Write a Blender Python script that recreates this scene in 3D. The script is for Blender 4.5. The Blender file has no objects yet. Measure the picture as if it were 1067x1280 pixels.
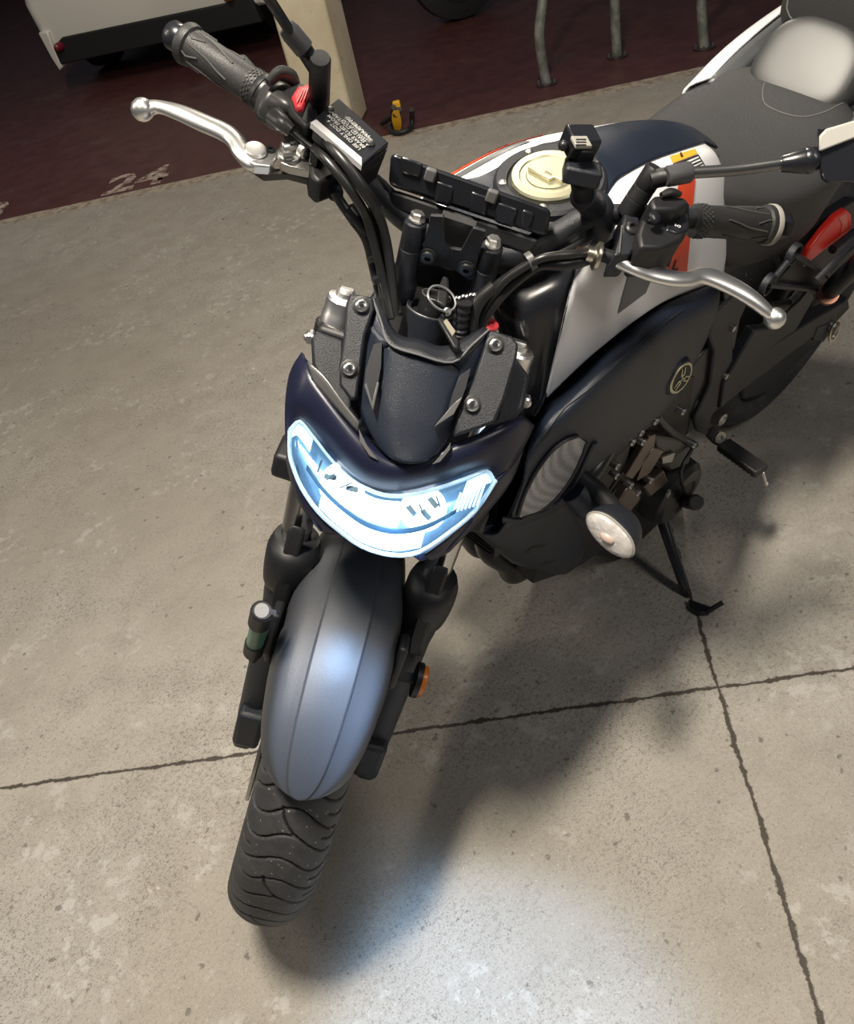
import bpy, bmesh, math, random
import numpy as np
from mathutils import Vector, Matrix
random.seed(4); np.random.seed(4)
R = math.radians
scn = bpy.context.scene
COL = scn.collection

# ------------------------------------------------------------------ camera
CAM = np.array([0.25459, 0.95654, 1.38303])
CR = np.array([-0.705319, 0.680515, -0.198555])
CU = np.array([-0.571093, -0.379534, 0.727879])
CB = np.array([0.419974, 0.62678, 0.65633])
FPX = 1086.872
cd = bpy.data.cameras.new('camera'); cam = bpy.data.objects.new('camera', cd); COL.objects.link(cam)
M3 = Matrix((Vector(CR), Vector(CU), Vector(CB))).transposed()
cam.matrix_world = Matrix.Translation(Vector(CAM)) @ M3.to_4x4()
cd.sensor_fit = 'HORIZONTAL'; cd.sensor_width = 36; cd.lens = 36*FPX/1067; cd.clip_start = 0.02; cd.clip_end = 100
scn.camera = cam
# ------------------------------------------------------------------ light
w = bpy.data.worlds.new('garage_air'); scn.world = w; w.use_nodes = True
w.node_tree.nodes['Background'].inputs[0].default_value = (0.75, 0.80, 0.95, 1)
w.node_tree.nodes['Background'].inputs[1].default_value = 0.060
scn.view_settings.view_transform = 'Standard'; scn.view_settings.look = 'None'
scn.view_settings.exposure = 0.38; scn.view_settings.gamma = 1.0
def lamp(kind, name, loc, power, color, size=0.3, target=None, size_y=None, spot=None):
    d = bpy.data.lights.new(name, kind); d.energy = power; d.color = color
    if kind == 'AREA':
        d.shape = 'RECTANGLE' if size_y else 'DISK'; d.size = size
        if size_y: d.size_y = size_y
    else: d.shadow_soft_size = size
    if spot: d.spot_size = R(spot); d.spot_blend = 0.6
    o = bpy.data.objects.new(name, d); COL.objects.link(o); o.location = loc
    if target is not None:
        o.rotation_euler = (Vector(target)-Vector(loc)).to_track_quat('-Z', 'Y').to_euler()
    return o
WARM = (1.0, 0.90, 0.74)
lamp('AREA', 'ceiling_tube_over', (0.08, 0.42, 2.9), 78, (1.0, 0.91, 0.77), 0.20, (0.0, 0.4, 0), 0.5)
lamp('AREA', 'ceiling_tube_back', (-2.3, -1.2, 2.7), 20, WARM, 0.14, (-0.8, -0.2, 0), 1.2)
lamp('AREA', 'unseen_car_fill', (-1.2, -3.6, 2.7), 20, WARM, 0.15, (-2.6, -6.0, 0.5), 1.2)  # unseen lamp added to brighten the parked car
lamp('AREA', 'ceiling_tube_left', (-0.9, 2.5, 2.7), 17, (1.0, .94, .84), 0.2, (-0.7, 0.2, 0.8), 1.3)
lamp('AREA', 'ceiling_tube_right', (1.3, -1.2, 2.7), 10, WARM, 0.2, (0.2, -0.2, 0), 1.2)

# ------------------------------------------------------------------ frames
# B = motorcycle body, upright; F = fork and bars before steering; both in metres from the front tyre contact
LEAN = 0.25618; STEER = 0.66234
RAKE = R(24.5); AX = np.array([-math.sin(RAKE), 0, math.cos(RAKE)]); A0 = np.array([.09, 0, 0])
def rotm(k, t):
    K = np.array([[0, -k[2], k[1]], [k[2], 0, -k[0]], [-k[1], k[0], 0]])
    return np.eye(3)+math.sin(t)*K+(1-math.cos(t))*K@K
S3 = rotm(AX, STEER); L3 = rotm(np.array([-1., 0, 0]), LEAN)
def from_world(p, fr):
    if fr in 'FB': p = L3.T@p
    if fr == 'F': p = S3.T@(p-A0)+A0
    return p
def at(u, v, fr, **k):
    d = -CB*FPX+CR*(u-533.5)-CU*(v-640)
    o = from_world(CAM, fr); dd = from_world(CAM+d, fr)-o
    if 'd' in k: return o+dd*(k['d']/FPX)
    a, val = list(k.items())[0]; i = 'xyz'.index(a)
    return o+dd*((val-o[i])/dd[i])
def f(u, v, **k): return at(u, v, 'F', **k)
def b(u, v, **k): return at(u, v, 'B', **k)
def g(u, v, **k): return at(u, v, 'W', **k)
V = lambda *a: np.array(a, float)
def nrm(a): a = np.array(a, float); return a/(np.linalg.norm(a)+1e-12)

# ------------------------------------------------------------------ materials
MATS = {}
def mat(name, col, rough=.5, metal=0., bump=0., bscale=200., var=0., vscale=8., coat=0., spec=.5, emit=None, estr=0., croug=.1):
    if name in MATS: return MATS[name]
    m = bpy.data.materials.new(name); m.use_nodes = True; MATS[name] = m
    nt = m.node_tree; p = nt.nodes['Principled BSDF']
    p.inputs['Base Color'].default_value = (*col, 1); p.inputs['Roughness'].default_value = rough
    p.inputs['Metallic'].default_value = metal; p.inputs['Specular IOR Level'].default_value = spec
    p.inputs['Coat Weight'].default_value = coat; p.inputs['Coat Roughness'].default_value = croug
    tc = nt.nodes.new('ShaderNodeTexCoord')
    if bump:
        n = nt.nodes.new('ShaderNodeTexNoise'); n.inputs['Scale'].default_value = bscale; n.inputs['Detail'].default_value = 3
        bp = nt.nodes.new('ShaderNodeBump'); bp.inputs['Strength'].default_value = bump; bp.inputs['Distance'].default_value = .002
        nt.links.new(tc.outputs['Object'], n.inputs['Vector']); nt.links.new(n.outputs['Fac'], bp.inputs['Height']); nt.links.new(bp.outputs['Normal'], p.inputs['Normal'])
    if var:
        n = nt.nodes.new('ShaderNodeTexNoise'); n.inputs['Scale'].default_value = vscale; n.inputs['Detail'].default_value = 6
        mx = nt.nodes.new('ShaderNodeMix'); mx.data_type = 'RGBA'
        mx.inputs[6].default_value = (*[c*(1-var) for c in col], 1); mx.inputs[7].default_value = (*[min(1, c*(1+var)) for c in col], 1)
        nt.links.new(tc.outputs['Object'], n.inputs['Vector']); nt.links.new(n.outputs['Fac'], mx.inputs[0]); nt.links.new(mx.outputs[2], p.inputs['Base Color'])
    if emit: p.inputs['Emission Color'].default_value = (*emit, 1); p.inputs['Emission Strength'].default_value = estr
    return m
PLA = mat('textured_black_plastic', (.014, .016, .022), .44, bump=.35, bscale=900)
COVER = mat('dark_navy_moulding', (.011, .016, .029), .36, bump=.3, bscale=1200)
GLOSSB = mat('satin_black_paint', (.012, .013, .017), .28, coat=.2)
COWL = mat('nose_cowl_paint', (.010, .012, .032), .36)
BLK = mat('plain_black_part', (.011, .011, .013), .5)
DARKM = mat('dark_metal', (.05, .05, .052), .38, metal=.7)
RUB = mat('grip_rubber', (.022, .022, .023), .5, bump=.2, bscale=500)
HOSE = mat('hose_rubber', (.016, .016, .017), .35)
FEND = mat('fender_grey', (.045, .048, .056), .42, bump=.15, bscale=900)
WHITE = mat('matt_white_paint', (.80, .80, .82), .34, coat=.15)
GREYP = mat('grey_graphic', (.11, .115, .12), .35)
ORANGE = mat('orange_red_stripe', (.75, .07, .02), .4)
ALU = mat('polished_aluminium', (.94, .93, .91), .36, metal=1., bump=.05, bscale=60)
ALUM = mat('cast_aluminium', (.50, .49, .47), .38, metal=1., bump=.2, bscale=200)
CHROME = mat('chrome', (.92, .92, .92), .3, metal=1.)
STANCH = mat('fork_chrome', (.55, .54, .53), .22, metal=1.)
GOLD = mat('pale_gold_metal', (.60, .58, .42), .42, metal=1., var=.15, vscale=30)
BRONZE = mat('bronze_engine_metal', (.16, .125, .11), .33, metal=.9, var=.3, vscale=20)
SEAT = mat('seat_vinyl', (.040, .040, .042), .52, bump=.6, bscale=700)
PSEAT = mat('passenger_vinyl', (.05, .05, .05), .45, bump=.12, bscale=900, spec=.7, coat=.35, croug=.42)
RED = mat('red_plastic', (.85, .03, .02), .35)
KILLR = mat('red_switch', (.75, .05, .06), .4)
YEL = mat('yellow_plastic', (.85, .45, .02), .5)
LTXT = mat('white_print', (.75, .75, .75), .6)
TXTG = mat('engraved_grey_print', (.42, .42, .41), .6)
DTXT = mat('black_print', (.015, .015, .015), .6)
LABO = mat('orange_label', (.85, .38, .03), .6)
GREENT = mat('green_tube', (.10, .24, .16), .35, var=.3, vscale=60)
GREYPL = mat('light_grey_plastic', (.30, .29, .26), .5)
MESHG = None

# ------------------------------------------------------------------ mesh builder
class MB:
    def __init__(s): s.v = []; s.f = []; s.mi = []
    def add(s, vs, fs, mi=0):
        o = len(s.v); s.v += [tuple(map(float, p)) for p in vs]; s.f += [tuple(o+i for i in q) for q in fs]; s.mi += [mi]*len(fs); return s
    def box(s, c, size, X=(1, 0, 0), Y=(0, 1, 0), mi=0):
        X = nrm(X); Y = np.array(Y, float); Y = nrm(Y-X*(Y@X)); Z = np.cross(X, Y); c = np.array(c, float); h = np.array(size)/2
        vs = [c+X*h[0]*i+Y*h[1]*j+Z*h[2]*k for k in (-1, 1) for j in (-1, 1) for i in (-1, 1)]
        return s.add(vs, [(0, 2, 3, 1), (4, 5, 7, 6), (0, 1, 5, 4), (2, 6, 7, 3), (0, 4, 6, 2), (1, 3, 7, 5)], mi)
    def prism(s, pts, vec, mi=0):
        n = len(pts); pts = [np.array(p, float) for p in pts]; vec = np.array(vec, float)
        vs = pts+[p+vec for p in pts]
        return s.add(vs, [tuple(range(n)), tuple(range(2*n-1, n-1, -1))]+[(i, i+n, (i+1) % n+n, (i+1) % n) for i in range(n)], mi)
    def lathe(s, o, d, prof, seg=24, mi=0, ref=None, sx=1.):
        o = np.array(o, float); d = nrm(d); a = nrm(np.cross(d, ref if ref is not None else ((0, 0, 1) if abs(d[2]) < .9 else (1, 0, 0)))); c = np.cross(d, a)
        vs = []; fs = []
        for (t, r) in prof:
            for i in range(seg):
                th = 2*math.pi*i/seg; vs.append(o+d*t+(a*math.cos(th)*sx+c*math.sin(th))*r)
        for j in range(len(prof)-1):
            for i in range(seg): fs.append((j*seg+i, j*seg+(i+1) % seg, (j+1)*seg+(i+1) % seg, (j+1)*seg+i))
        fs.append(tuple(range(seg-1, -1, -1))); fs.append(tuple((len(prof)-1)*seg+i for i in range(seg)))
        return s.add(vs, fs, mi)
    def cyl(s, p, q, r, r2=None, seg=20, mi=0, ch=.0):
        p = np.array(p, float); q = np.array(q, float); L = np.linalg.norm(q-p); r2 = r if r2 is None else r2
        if ch: return s.lathe(p, q-p, [(0, r-ch), (ch, r), (L-ch, r2), (L, r2-ch)], seg, mi)
        return s.lathe(p, q-p, [(0, r), (L, r2)], seg, mi)
    def tube(s, pts, rad, seg=10, sub=6, mi=0, flat=1., smooth=True):
        P = [np.array(p, float) for p in pts]; n = len(P)
        rad = [rad]*n if np.isscalar(rad) else list(rad)
        if smooth and n > 2: Q = cr(np.array(P), sub); rr = cr(np.array(rad)[:, None], sub)[:, 0]
        else: Q = np.array(P); rr = np.array(rad)
        T = np.gradient(Q, axis=0); a = None; vs = []; m = len(Q)
        for i in range(m):
            t = nrm(T[i])
            if a is None: a = nrm(np.cross(t, (0, 0, 1) if abs(t[2]) < .9 else (1, 0, 0)))
            a = nrm(a-t*(a@t)); c = np.cross(t, a)
            for j in range(seg):
                th = 2*math.pi*j/seg; vs.append(Q[i]+(a*math.cos(th)+c*math.sin(th)*flat)*max(rr[i], 1e-4))
        fs = [(i*seg+j, i*seg+(j+1) % seg, (i+1)*seg+(j+1) % seg, (i+1)*seg+j) for i in range(m-1) for j in range(seg)]
        fs += [tuple(range(seg-1, -1, -1)), tuple((m-1)*seg+i for i in range(seg))]
        return s.add(vs, fs, mi)
    def sphere(s, c, r, sc=(1, 1, 1), n=16, mi=0):
        c = np.array(c, float); vs = [c+V(0, 0, r*sc[2])]
        for i in range(1, n//2):
            for j in range(n):
                a = math.pi*i/(n//2); t = 2*math.pi*j/n; vs.append(c+V(r*sc[0]*math.sin(a)*math.cos(t), r*sc[1]*math.sin(a)*math.sin(t), r*sc[2]*math.cos(a)))
        vs.append(c-V(0, 0, r*sc[2])); k = n//2-1; fs = []
        for j in range(n):
            fs.append((0, 1+j, 1+(j+1) % n)); fs.append((len(vs)-1, 1+(k-1)*n+(j+1) % n, 1+(k-1)*n+j))
            for i in range(k-1): fs.append((1+i*n+j, 1+(i+1)*n+j, 1+(i+1)*n+(j+1) % n, 1+i*n+(j+1) % n))
        return s.add(vs, fs, mi)
    def patch(s, G, nu=5, nv=5, mi=0):
        G = np.array([[np.array(p, float) for p in row] for row in G])
        A = cr(G, nu); A = np.swapaxes(cr(np.swapaxes(A, 0, 1), nv), 0, 1)
        m, n = A.shape[:2]; vs = A.reshape(-1, 3)
        return s.add(vs, [(i*n+j, i*n+j+1, (i+1)*n+j+1, (i+1)*n+j) for i in range(m-1) for j in range(n-1)], mi)
    def loft(s, secs, nu=5, caps=True, mi=0, nv=1):
        S = np.array([[np.array(p, float) for p in r] for r in secs])
        if nv > 1:
            S = np.stack([cr(np.concatenate([x[-1:], x, x[:2]]), nv)[nv:-nv-1] for x in S])
            S = np.stack([x for x in S])
        A = cr(S, nu) if nu > 1 else S
        m, n = A.shape[:2]
        fs = [(i*n+j, i*n+(j+1) % n, (i+1)*n+(j+1) % n, (i+1)*n+j) for i in range(m-1) for j in range(n)]
        if caps: fs += [tuple(range(n-1, -1, -1)), tuple((m-1)*n+i for i in range(n))]
        return s.add(A.reshape(-1, 3), fs, mi)
    def text(s, txt, o, X, Y, size, align='LEFT', mi=0, depth=.0004, bold=0., spacing=1.):
        c = bpy.data.curves.new('t', 'FONT'); c.body = txt; c.size = 1; c.align_x = align; c.offset = bold; c.space_line = spacing; c.resolution_u = 2
        ob = bpy.data.objects.new('t', c); COL.objects.link(ob)
        dg = bpy.context.evaluated_depsgraph_get(); me = bpy.data.meshes.new_from_object(ob.evaluated_get(dg))
        X = nrm(X); Y = np.array(Y, float); Y = nrm(Y-X*(X@Y)); Z = np.cross(X, Y); o = np.array(o, float)
        vs = [o+X*v.co.x*size+Y*v.co.y*size+Z*depth for v in me.vertices]
        s.add(vs, [tuple(p.vertices) for p in me.polygons], mi)
        bpy.data.objects.remove(ob); bpy.data.curves.remove(c); bpy.data.meshes.remove(me); return s
    def mirrored(s, axis=1):
        n = MB(); n.v = [tuple(-c if i == axis else c for i, c in enumerate(p)) for p in s.v]; n.f = [tuple(reversed(q)) for q in s.f]; n.mi = list(s.mi); return n
def cr(P, n):
    P = np.asarray(P, float)
    if len(P) == 2: t = np.linspace(0, 1, n+1).reshape(-1, *([1]*(P.ndim-1))); return P[0]*(1-t)+P[1]*t
    E = np.concatenate([[2*P[0]-P[1]], P, [2*P[-1]-P[-2]]]); out = []
    for i in range(len(P)-1):
        p0, p1, p2, p3 = E[i:i+4]
        for k in range(n):
            t = k/n; out.append(.5*(2*p1+(p2-p0)*t+(2*p0-5*p1+4*p2-p3)*t*t+(3*p1-p0-3*p2+p3)*t**3))
    out.append(P[-1]); return np.array(out)
STM = (Matrix.Translation(Vector(A0)) @ Matrix(S3.tolist()).to_4x4() @ Matrix.Translation(-Vector(A0)))
def build(m, name, mats, parent=None, fr=None, smooth=35, solid=0., bev=0., sub=0, label=None, weld=True):
    me = bpy.data.meshes.new(name); me.from_pydata(m.v, [], m.f)
    mats = mats if isinstance(mats, (list, tuple)) else [mats]
    for x in mats: me.materials.append(x)
    for p, i in zip(me.polygons, m.mi): p.material_index = i
    bm = bmesh.new(); bm.from_mesh(me)
    out_flip = False
    if weld: bmesh.ops.remove_doubles(bm, verts=bm.verts, dist=1e-5)
    bmesh.ops.recalc_face_normals(bm, faces=bm.faces)
    if solid:
        cen = np.mean([list(x.co) for x in bm.verts], axis=0); an = np.sum([list(x.normal*x.calc_area()) for x in bm.faces], axis=0)
        ref = from_world(CAM, 'F')-cen if (fr == 'F' or (parent is not None and parent.name != 'motorcycle' and (parent.matrix_local.to_translation().length > 1e-4 or parent.matrix_local != Matrix.Identity(4)))) else V(.15, 2.0*np.sign(cen[1])*(abs(cen[1]) > .03), .6)
        if an@ref < 0: bmesh.ops.reverse_faces(bm, faces=bm.faces)
    for q in bm.faces: q.smooth = True
    bm.to_mesh(me); bm.free()
    if smooth < 180: me.set_sharp_from_angle(angle=R(smooth))
    o = bpy.data.objects.new(name, me); COL.objects.link(o)
    if parent: o.parent = parent
    if fr == 'F': o.matrix_local = STM
    if sub: q = o.modifiers.new('sub', 'SUBSURF'); q.levels = sub; q.render_levels = sub
    if solid: q = o.modifiers.new('solid', 'SOLIDIFY'); q.thickness = abs(solid); q.offset = -1
    if bev:
        q = o.modifiers.new('bevel', 'BEVEL'); q.width = bev; q.segments = 2; q.limit_method = 'ANGLE'; q.angle_limit = R(40)
    if label: o['label'] = label
    return o
def tag(o, label=None, cat=None, group=None, kind=None):
    for k, v in (('label', label), ('category', cat), ('group', group), ('kind', kind)):
        if v: o[k] = v
    return o
def empty(name, loc=(0, 0, 0)):
    o = bpy.data.objects.new(name, None); COL.objects.link(o); o.location = loc; o.empty_display_size = .1; return o

# ------------------------------------------------------------------ the garage floor
E1 = V(-.73599, .67699, 0); E2 = V(-.67699, -.73599, 0); LO = V(-.8757, -3.7380, 0)
class NT:
    def __init__(s, m): m.use_nodes = True; s.nt = m.node_tree; s.p = s.nt.nodes['Principled BSDF']; s.pos = s.nt.nodes.new('ShaderNodeTexCoord').outputs['Object']
    def n(s, t, **k):
        x = s.nt.nodes.new(t)
        for a, v in k.items(): setattr(x, a, v)
        return x
    def L(s, a, c): s.nt.links.new(a, c)
    def math(s, op, a, c=None, clamp=False):
        x = s.n('ShaderNodeMath', operation=op, use_clamp=clamp)
        for i, q in enumerate((a, c)):
            if q is None: continue
            if isinstance(q, (int, float)): x.inputs[i].default_value = q
            else: s.L(q, x.inputs[i])
        return x.outputs[0]
    def noise(s, sc, det=3, rough=.5, vec=None):
        x = s.n('ShaderNodeTexNoise'); x.inputs['Scale'].default_value = sc; x.inputs['Detail'].default_value = det; x.inputs['Roughness'].default_value = rough
        s.L(vec or s.pos, x.inputs['Vector']); return x.outputs['Fac']
    def ramp(s, v, a, c, lo=0., hi=1.):
        x = s.n('ShaderNodeMapRange'); x.clamp = True; x.interpolation_type = 'SMOOTHSTEP'
        for i, q in enumerate((None, a, c, lo, hi)):
            if q is not None: x.inputs[i].default_value = q
        s.L(v, x.inputs[0]); return x.outputs[0]
    def lin(s, d, o, vec=None):
        x = s.n('ShaderNodeVectorMath', operation='DOT_PRODUCT'); s.L(vec or s.pos, x.inputs[0]); x.inputs[1].default_value = tuple(d)
        return s.math('SUBTRACT', x.outputs['Value'], float(np.dot(d, o)))
    def mix(s, fac, a, c):
        x = s.n('ShaderNodeMix', data_type='RGBA')
        for i, q in ((0, fac), (6, a), (7, c)):
            if isinstance(q, tuple): x.inputs[i].default_value = (*q, 1)
            elif isinstance(q, (int, float)): x.inputs[i].default_value = q
            else: s.L(q, x.inputs[i])
        return x.outputs[2]
fm = bpy.data.materials.new('garage_concrete'); T = NT(fm)
big = T.noise(1.1, 5, .6); mid = T.noise(9, 6, .65); fine = T.noise(120, 4, .7); vf = T.noise(330, 2, .6)
c0 = T.mix(T.ramp(big, .3, .7), (.335, .305, .262), (.42, .395, .355))
c0 = T.mix(T.math('MULTIPLY', T.ramp(mid, .35, .7), .5), c0, (.26, .235, .20))
patchy = T.ramp(T.noise(2.2, 4, .6), .40, .62)
c0 = T.mix(T.math('MULTIPLY', T.ramp(fine, .50, .66), T.math('ADD', T.math('MULTIPLY', patchy, .45), .25)), c0, (.15, .13, .11))
c0 = T.mix(T.math('MULTIPLY', T.ramp(vf, .56, .66), T.math('ADD', T.math('MULTIPLY', patchy, .5), .3)), c0, (.07, .062, .052))
c0 = T.mix(T.math('MULTIPLY', T.ramp(T.noise(210, 3, .7), .60, .68), .5), c0, (.58, .55, .50))
c0 = T.mix(T.math('MULTIPLY', T.ramp(T.noise(42, 3, .5), .66, .72), .7), c0, (.10, .088, .075))
c0 = T.mix(T.math('MULTIPLY', T.ramp(T.noise(4.2, 5, .75), .70, .73), .75), c0, (.58, .52, .46))
c0 = T.mix(T.math('MULTIPLY', T.ramp(T.noise(13, 4, .7), .68, .72), .6), c0, (.17, .145, .12))
c0 = T.mix(T.math('MULTIPLY', T.math('MULTIPLY', T.ramp(T.noise(3.1, 5, .7), .5, .6), T.ramp(T.noise(26, 5, .7), .52, .6)), .55), c0, (.50, .485, .46))
# joints between the slabs: dirt filled, wavering
def joint(p, q, wob=.009, width=.0018):
    p = np.array([*p, 0.]); q = np.array([*q, 0.]); t = nrm(q-p); n = V(-t[1], t[0], 0)
    d = T.lin(n, p); wb = T.math('MULTIPLY', T.math('SUBTRACT', T.noise(13, 8, .8), .5), wob*2.4)
    d = T.math('ABSOLUTE', T.math('ADD', d, wb))
    wv = T.ramp(T.noise(30, 5, .75), .40, .70, width*.4, width*2.6)
    return T.ramp(T.math('SUBTRACT', d, wv), .0, .003, 1., 0.)
j1 = joint((.44, -.51), (-.58, .42)); j2 = T.math('MULTIPLY', joint((-.83, .21), (-.36, .70)), T.ramp(T.lin(nrm(V(-.47, -.49, 0)), V(-.83, .21, 0)), .5, .7, 1., 0.))
jj = T.math('MAXIMUM', j1, j2)
c0 = T.mix(T.math('MULTIPLY', jj, .95), c0, (.045, .032, .024))
# maroon painted bays beyond the beige line
dl = T.math('ADD', T.lin(E2, LO), T.math('MULTIPLY', T.math('SUBTRACT', T.noise(9, 5, .7), .5), .022))
maroon = T.mix(T.ramp(mid, .3, .7), (.072, .024, .024), (.105, .040, .036))
maroon = T.mix(T.math('MULTIPLY', T.ramp(T.noise(2.5, 4, .7), .55, .75), .5), maroon, (.14, .10, .085))
maroon = T.mix(T.math('MULTIPLY', T.ramp(fine, .6, .75), .4), maroon, (.03, .015, .015))
line = T.mix(T.ramp(T.noise(25, 4, .7), .35, .6), (.23, .18, .14), (.42, .36, .29))
c1 = T.mix(T.ramp(dl, .0, .012), c0, line)
c1 = T.mix(T.ramp(dl, .085, .097), c1, maroon)
T.L(c1, T.p.inputs['Base Color']); T.p.inputs['Roughness'].default_value = .62
T.L(T.ramp(dl, .08, .10, .62, .42), T.p.inputs['Roughness'])
bp = T.n('ShaderNodeBump'); bp.inputs['Strength'].default_value = .55; bp.inputs['Distance'].default_value = .004
h = T.math('ADD', T.math('MULTIPLY', fine, .6), T.math('MULTIPLY', vf, .5)); h = T.math('SUBTRACT', h, T.math('MULTIPLY', jj, 1.5))
T.L(h, bp.inputs['Height']); T.L(bp.outputs['Normal'], T.p.inputs['Normal'])
m = MB().add([(-14, -16, 0), (8, -16, 0), (8, 8, 0), (-14, 8, 0)], [(0, 1, 2, 3)])
m.add([(-14, -16, -.1), (8, -16, -.1), (8, 8, -.1), (-14, 8, -.1)], [(3, 2, 1, 0)])
floor = tag(build(m, 'floor', fm), kind='structure')
# painted bay numbers
bay = bpy.data.materials.new('worn_bay_paint'); T = NT(bay)
T.L(T.mix(T.ramp(T.noise(22, 5, .75), .42, .58), (.14, .07, .06), (.50, .42, .36)), T.p.inputs['Base Color']); T.p.inputs['Roughness'].default_value = .6
def ground(u, w_, z=0.): return LO+E1*u+E2*w_+V(0, 0, z)
def bay_number(txt, u, w_, label):
    m = MB().text(txt, ground(u, w_, .0006), nrm(E1*1+E2*.02), nrm(E2*1+E1*.12), .34, depth=0, bold=.03, spacing=1)
    return tag(build(m, 'bay_number', bay, smooth=180), label, 'painted number')
bay_number('24', .50, .13, 'worn beige number 24 painted on the maroon floor behind the beige line')
bay_number('23', -.38, .12, 'worn beige number 3 cut by the left edge, painted on maroon floor')

# ------------------------------------------------------------------ concrete pillar
pm = bpy.data.materials.new('pillar_plaster'); T = NT(pm)
cc = T.mix(T.ramp(T.noise(4, 6, .7), .3, .7), (.66, .57, .40), (.80, .71, .53))
cc = T.mix(T.ramp(T.noise(17, 6, .75), .62, .72), cc, (.16, .12, .08))
T.L(cc, T.p.inputs['Base Color']); T.p.inputs['Roughness'].default_value = .75
pc = g(446, 165, z=0); dx = E2*.30+E1*.045; lx = -E1*.25+E2*.02
m = MB().prism([pc, pc+lx, pc+lx+dx, pc+dx], (0, 0, 2.7))
tag(build(m, 'pillar_concrete', pm, bev=.012), kind='structure')
wm = mat('dark_garage_wall', (.05, .045, .04), .8, var=.3, vscale=2)
m = MB().box((-5.5, -14.5, 1.4), (17, .2, 2.8)); tag(build(m, 'wall_back', wm), kind='structure')
m = MB().box((-12.5, -4, 1.4), (.2, 22, 2.8)); tag(build(m, 'wall_left', wm), kind='structure')

# ------------------------------------------------------------------ bike racks
RACK = bpy.data.materials.new('galvanised_rack'); T = NT(RACK)
T.L(T.mix(T.ramp(T.noise(14, 5, .7), .35, .65), (.16, .17, .15), (.33, .35, .32)), T.p.inputs['Base Color']); T.p.inputs['Roughness'].default_value = .5; T.p.inputs['Metallic'].default_value = .4
def rack(p, q, label, r=.024, bend=.13):
    o = empty('bike_rack', (p+q)/2); tag(o, label, 'bike rack', 'tube hoops of the bike rack')
    c = (p+q)/2; p = p-c; q = q-c; d = q-p; H = .62
    P = [p, p+V(0, 0, .11)-d*.025, p+V(0, 0, .22)-d*.03, p+V(0, 0, .32)+d*.03, p+V(0, 0, .46)+d*.14, p+d*.34+V(0, 0, H), q-d*.34+V(0, 0, H), q-d*.10+V(0, 0, .48), q+V(0, 0, .34), q+V(0, 0, .15), q]
    build(MB().tube(P, r, 16, 6), 'hoop_tube', RACK, o)
    for e in (p, q):
        build(MB().cyl(e+V(0, 0, .001), e+V(0, 0, .007), .052, seg=20), 'base_flange', BRONZE, o)
        for k in range(4):
            a = k*math.pi/2+.5; c2 = e+V(.04*math.cos(a), .04*math.sin(a), 0)
            build(MB().cyl(c2, c2+V(0, 0, .02), .006, seg=6), 'anchor_bolt', ALUM, o)
P1 = g(683, 105, z=0); P2 = g(771, 71, z=0); P3 = g(880, 60, z=0)
rack(P1, P2, 'galvanised tube bike rack hoop nearest the concrete pillar, leg curving at the top')
rack(P3, P3+(P3-P2)*V(1, 1, 0), 'galvanised tube bike rack hoop nearest the motorcycle seat, only its straight leg showing')

# ------------------------------------------------------------------ yellow and black bicycle lock on the floor
lk = empty('disc_lock', g(497, 158, z=0)); tag(lk, 'small yellow and black U-lock lying on the floor beside the pillar', 'lock')
lo = np.array(lk.location)
def G(u, v, z=.0): return g(u, v, z=z)-lo
build(MB().tube([G(492, 134, .13), G(489, 150, .05), G(489, 163, .017), G(497, 166, .015), G(508, 163, .017), G(514, 158, .02), G(515, 148, .05), G(514, 137, .10)], .012, 12, 6), 'shackle', BLK, lk)
build(MB().loft([[G(496+dx_*k, 160-t*1.0, .02+t*.0045)+V(*o_) for dx_, o_ in ((-4.5, (0, 0, -.01)), (4.5, (0, 0, -.01)), (4.5, (.01, .01, .02)), (-4.5, (.01, .01, .02)))] for t, k in ((0, .8), (6, 1.1), (14, 1.0), (18, .7))], 3), 'lock_body', YEL, lk)
build(MB().box(G(496, 133, .12), (.035, .028, .05), X=E1, Y=E2), 'key_cap', YEL, lk, bev=.006)
build(MB().tube([G(496, 141, .10), G(487, 147, .06), G(477, 154, .02)], [.02, .017, .012], 10, 5), 'cover_flap', BLK, lk)
build(MB().cyl(G(496, 141, .085), G(496, 136, .115), .02), 'lock_collar', BLK, lk)

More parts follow.
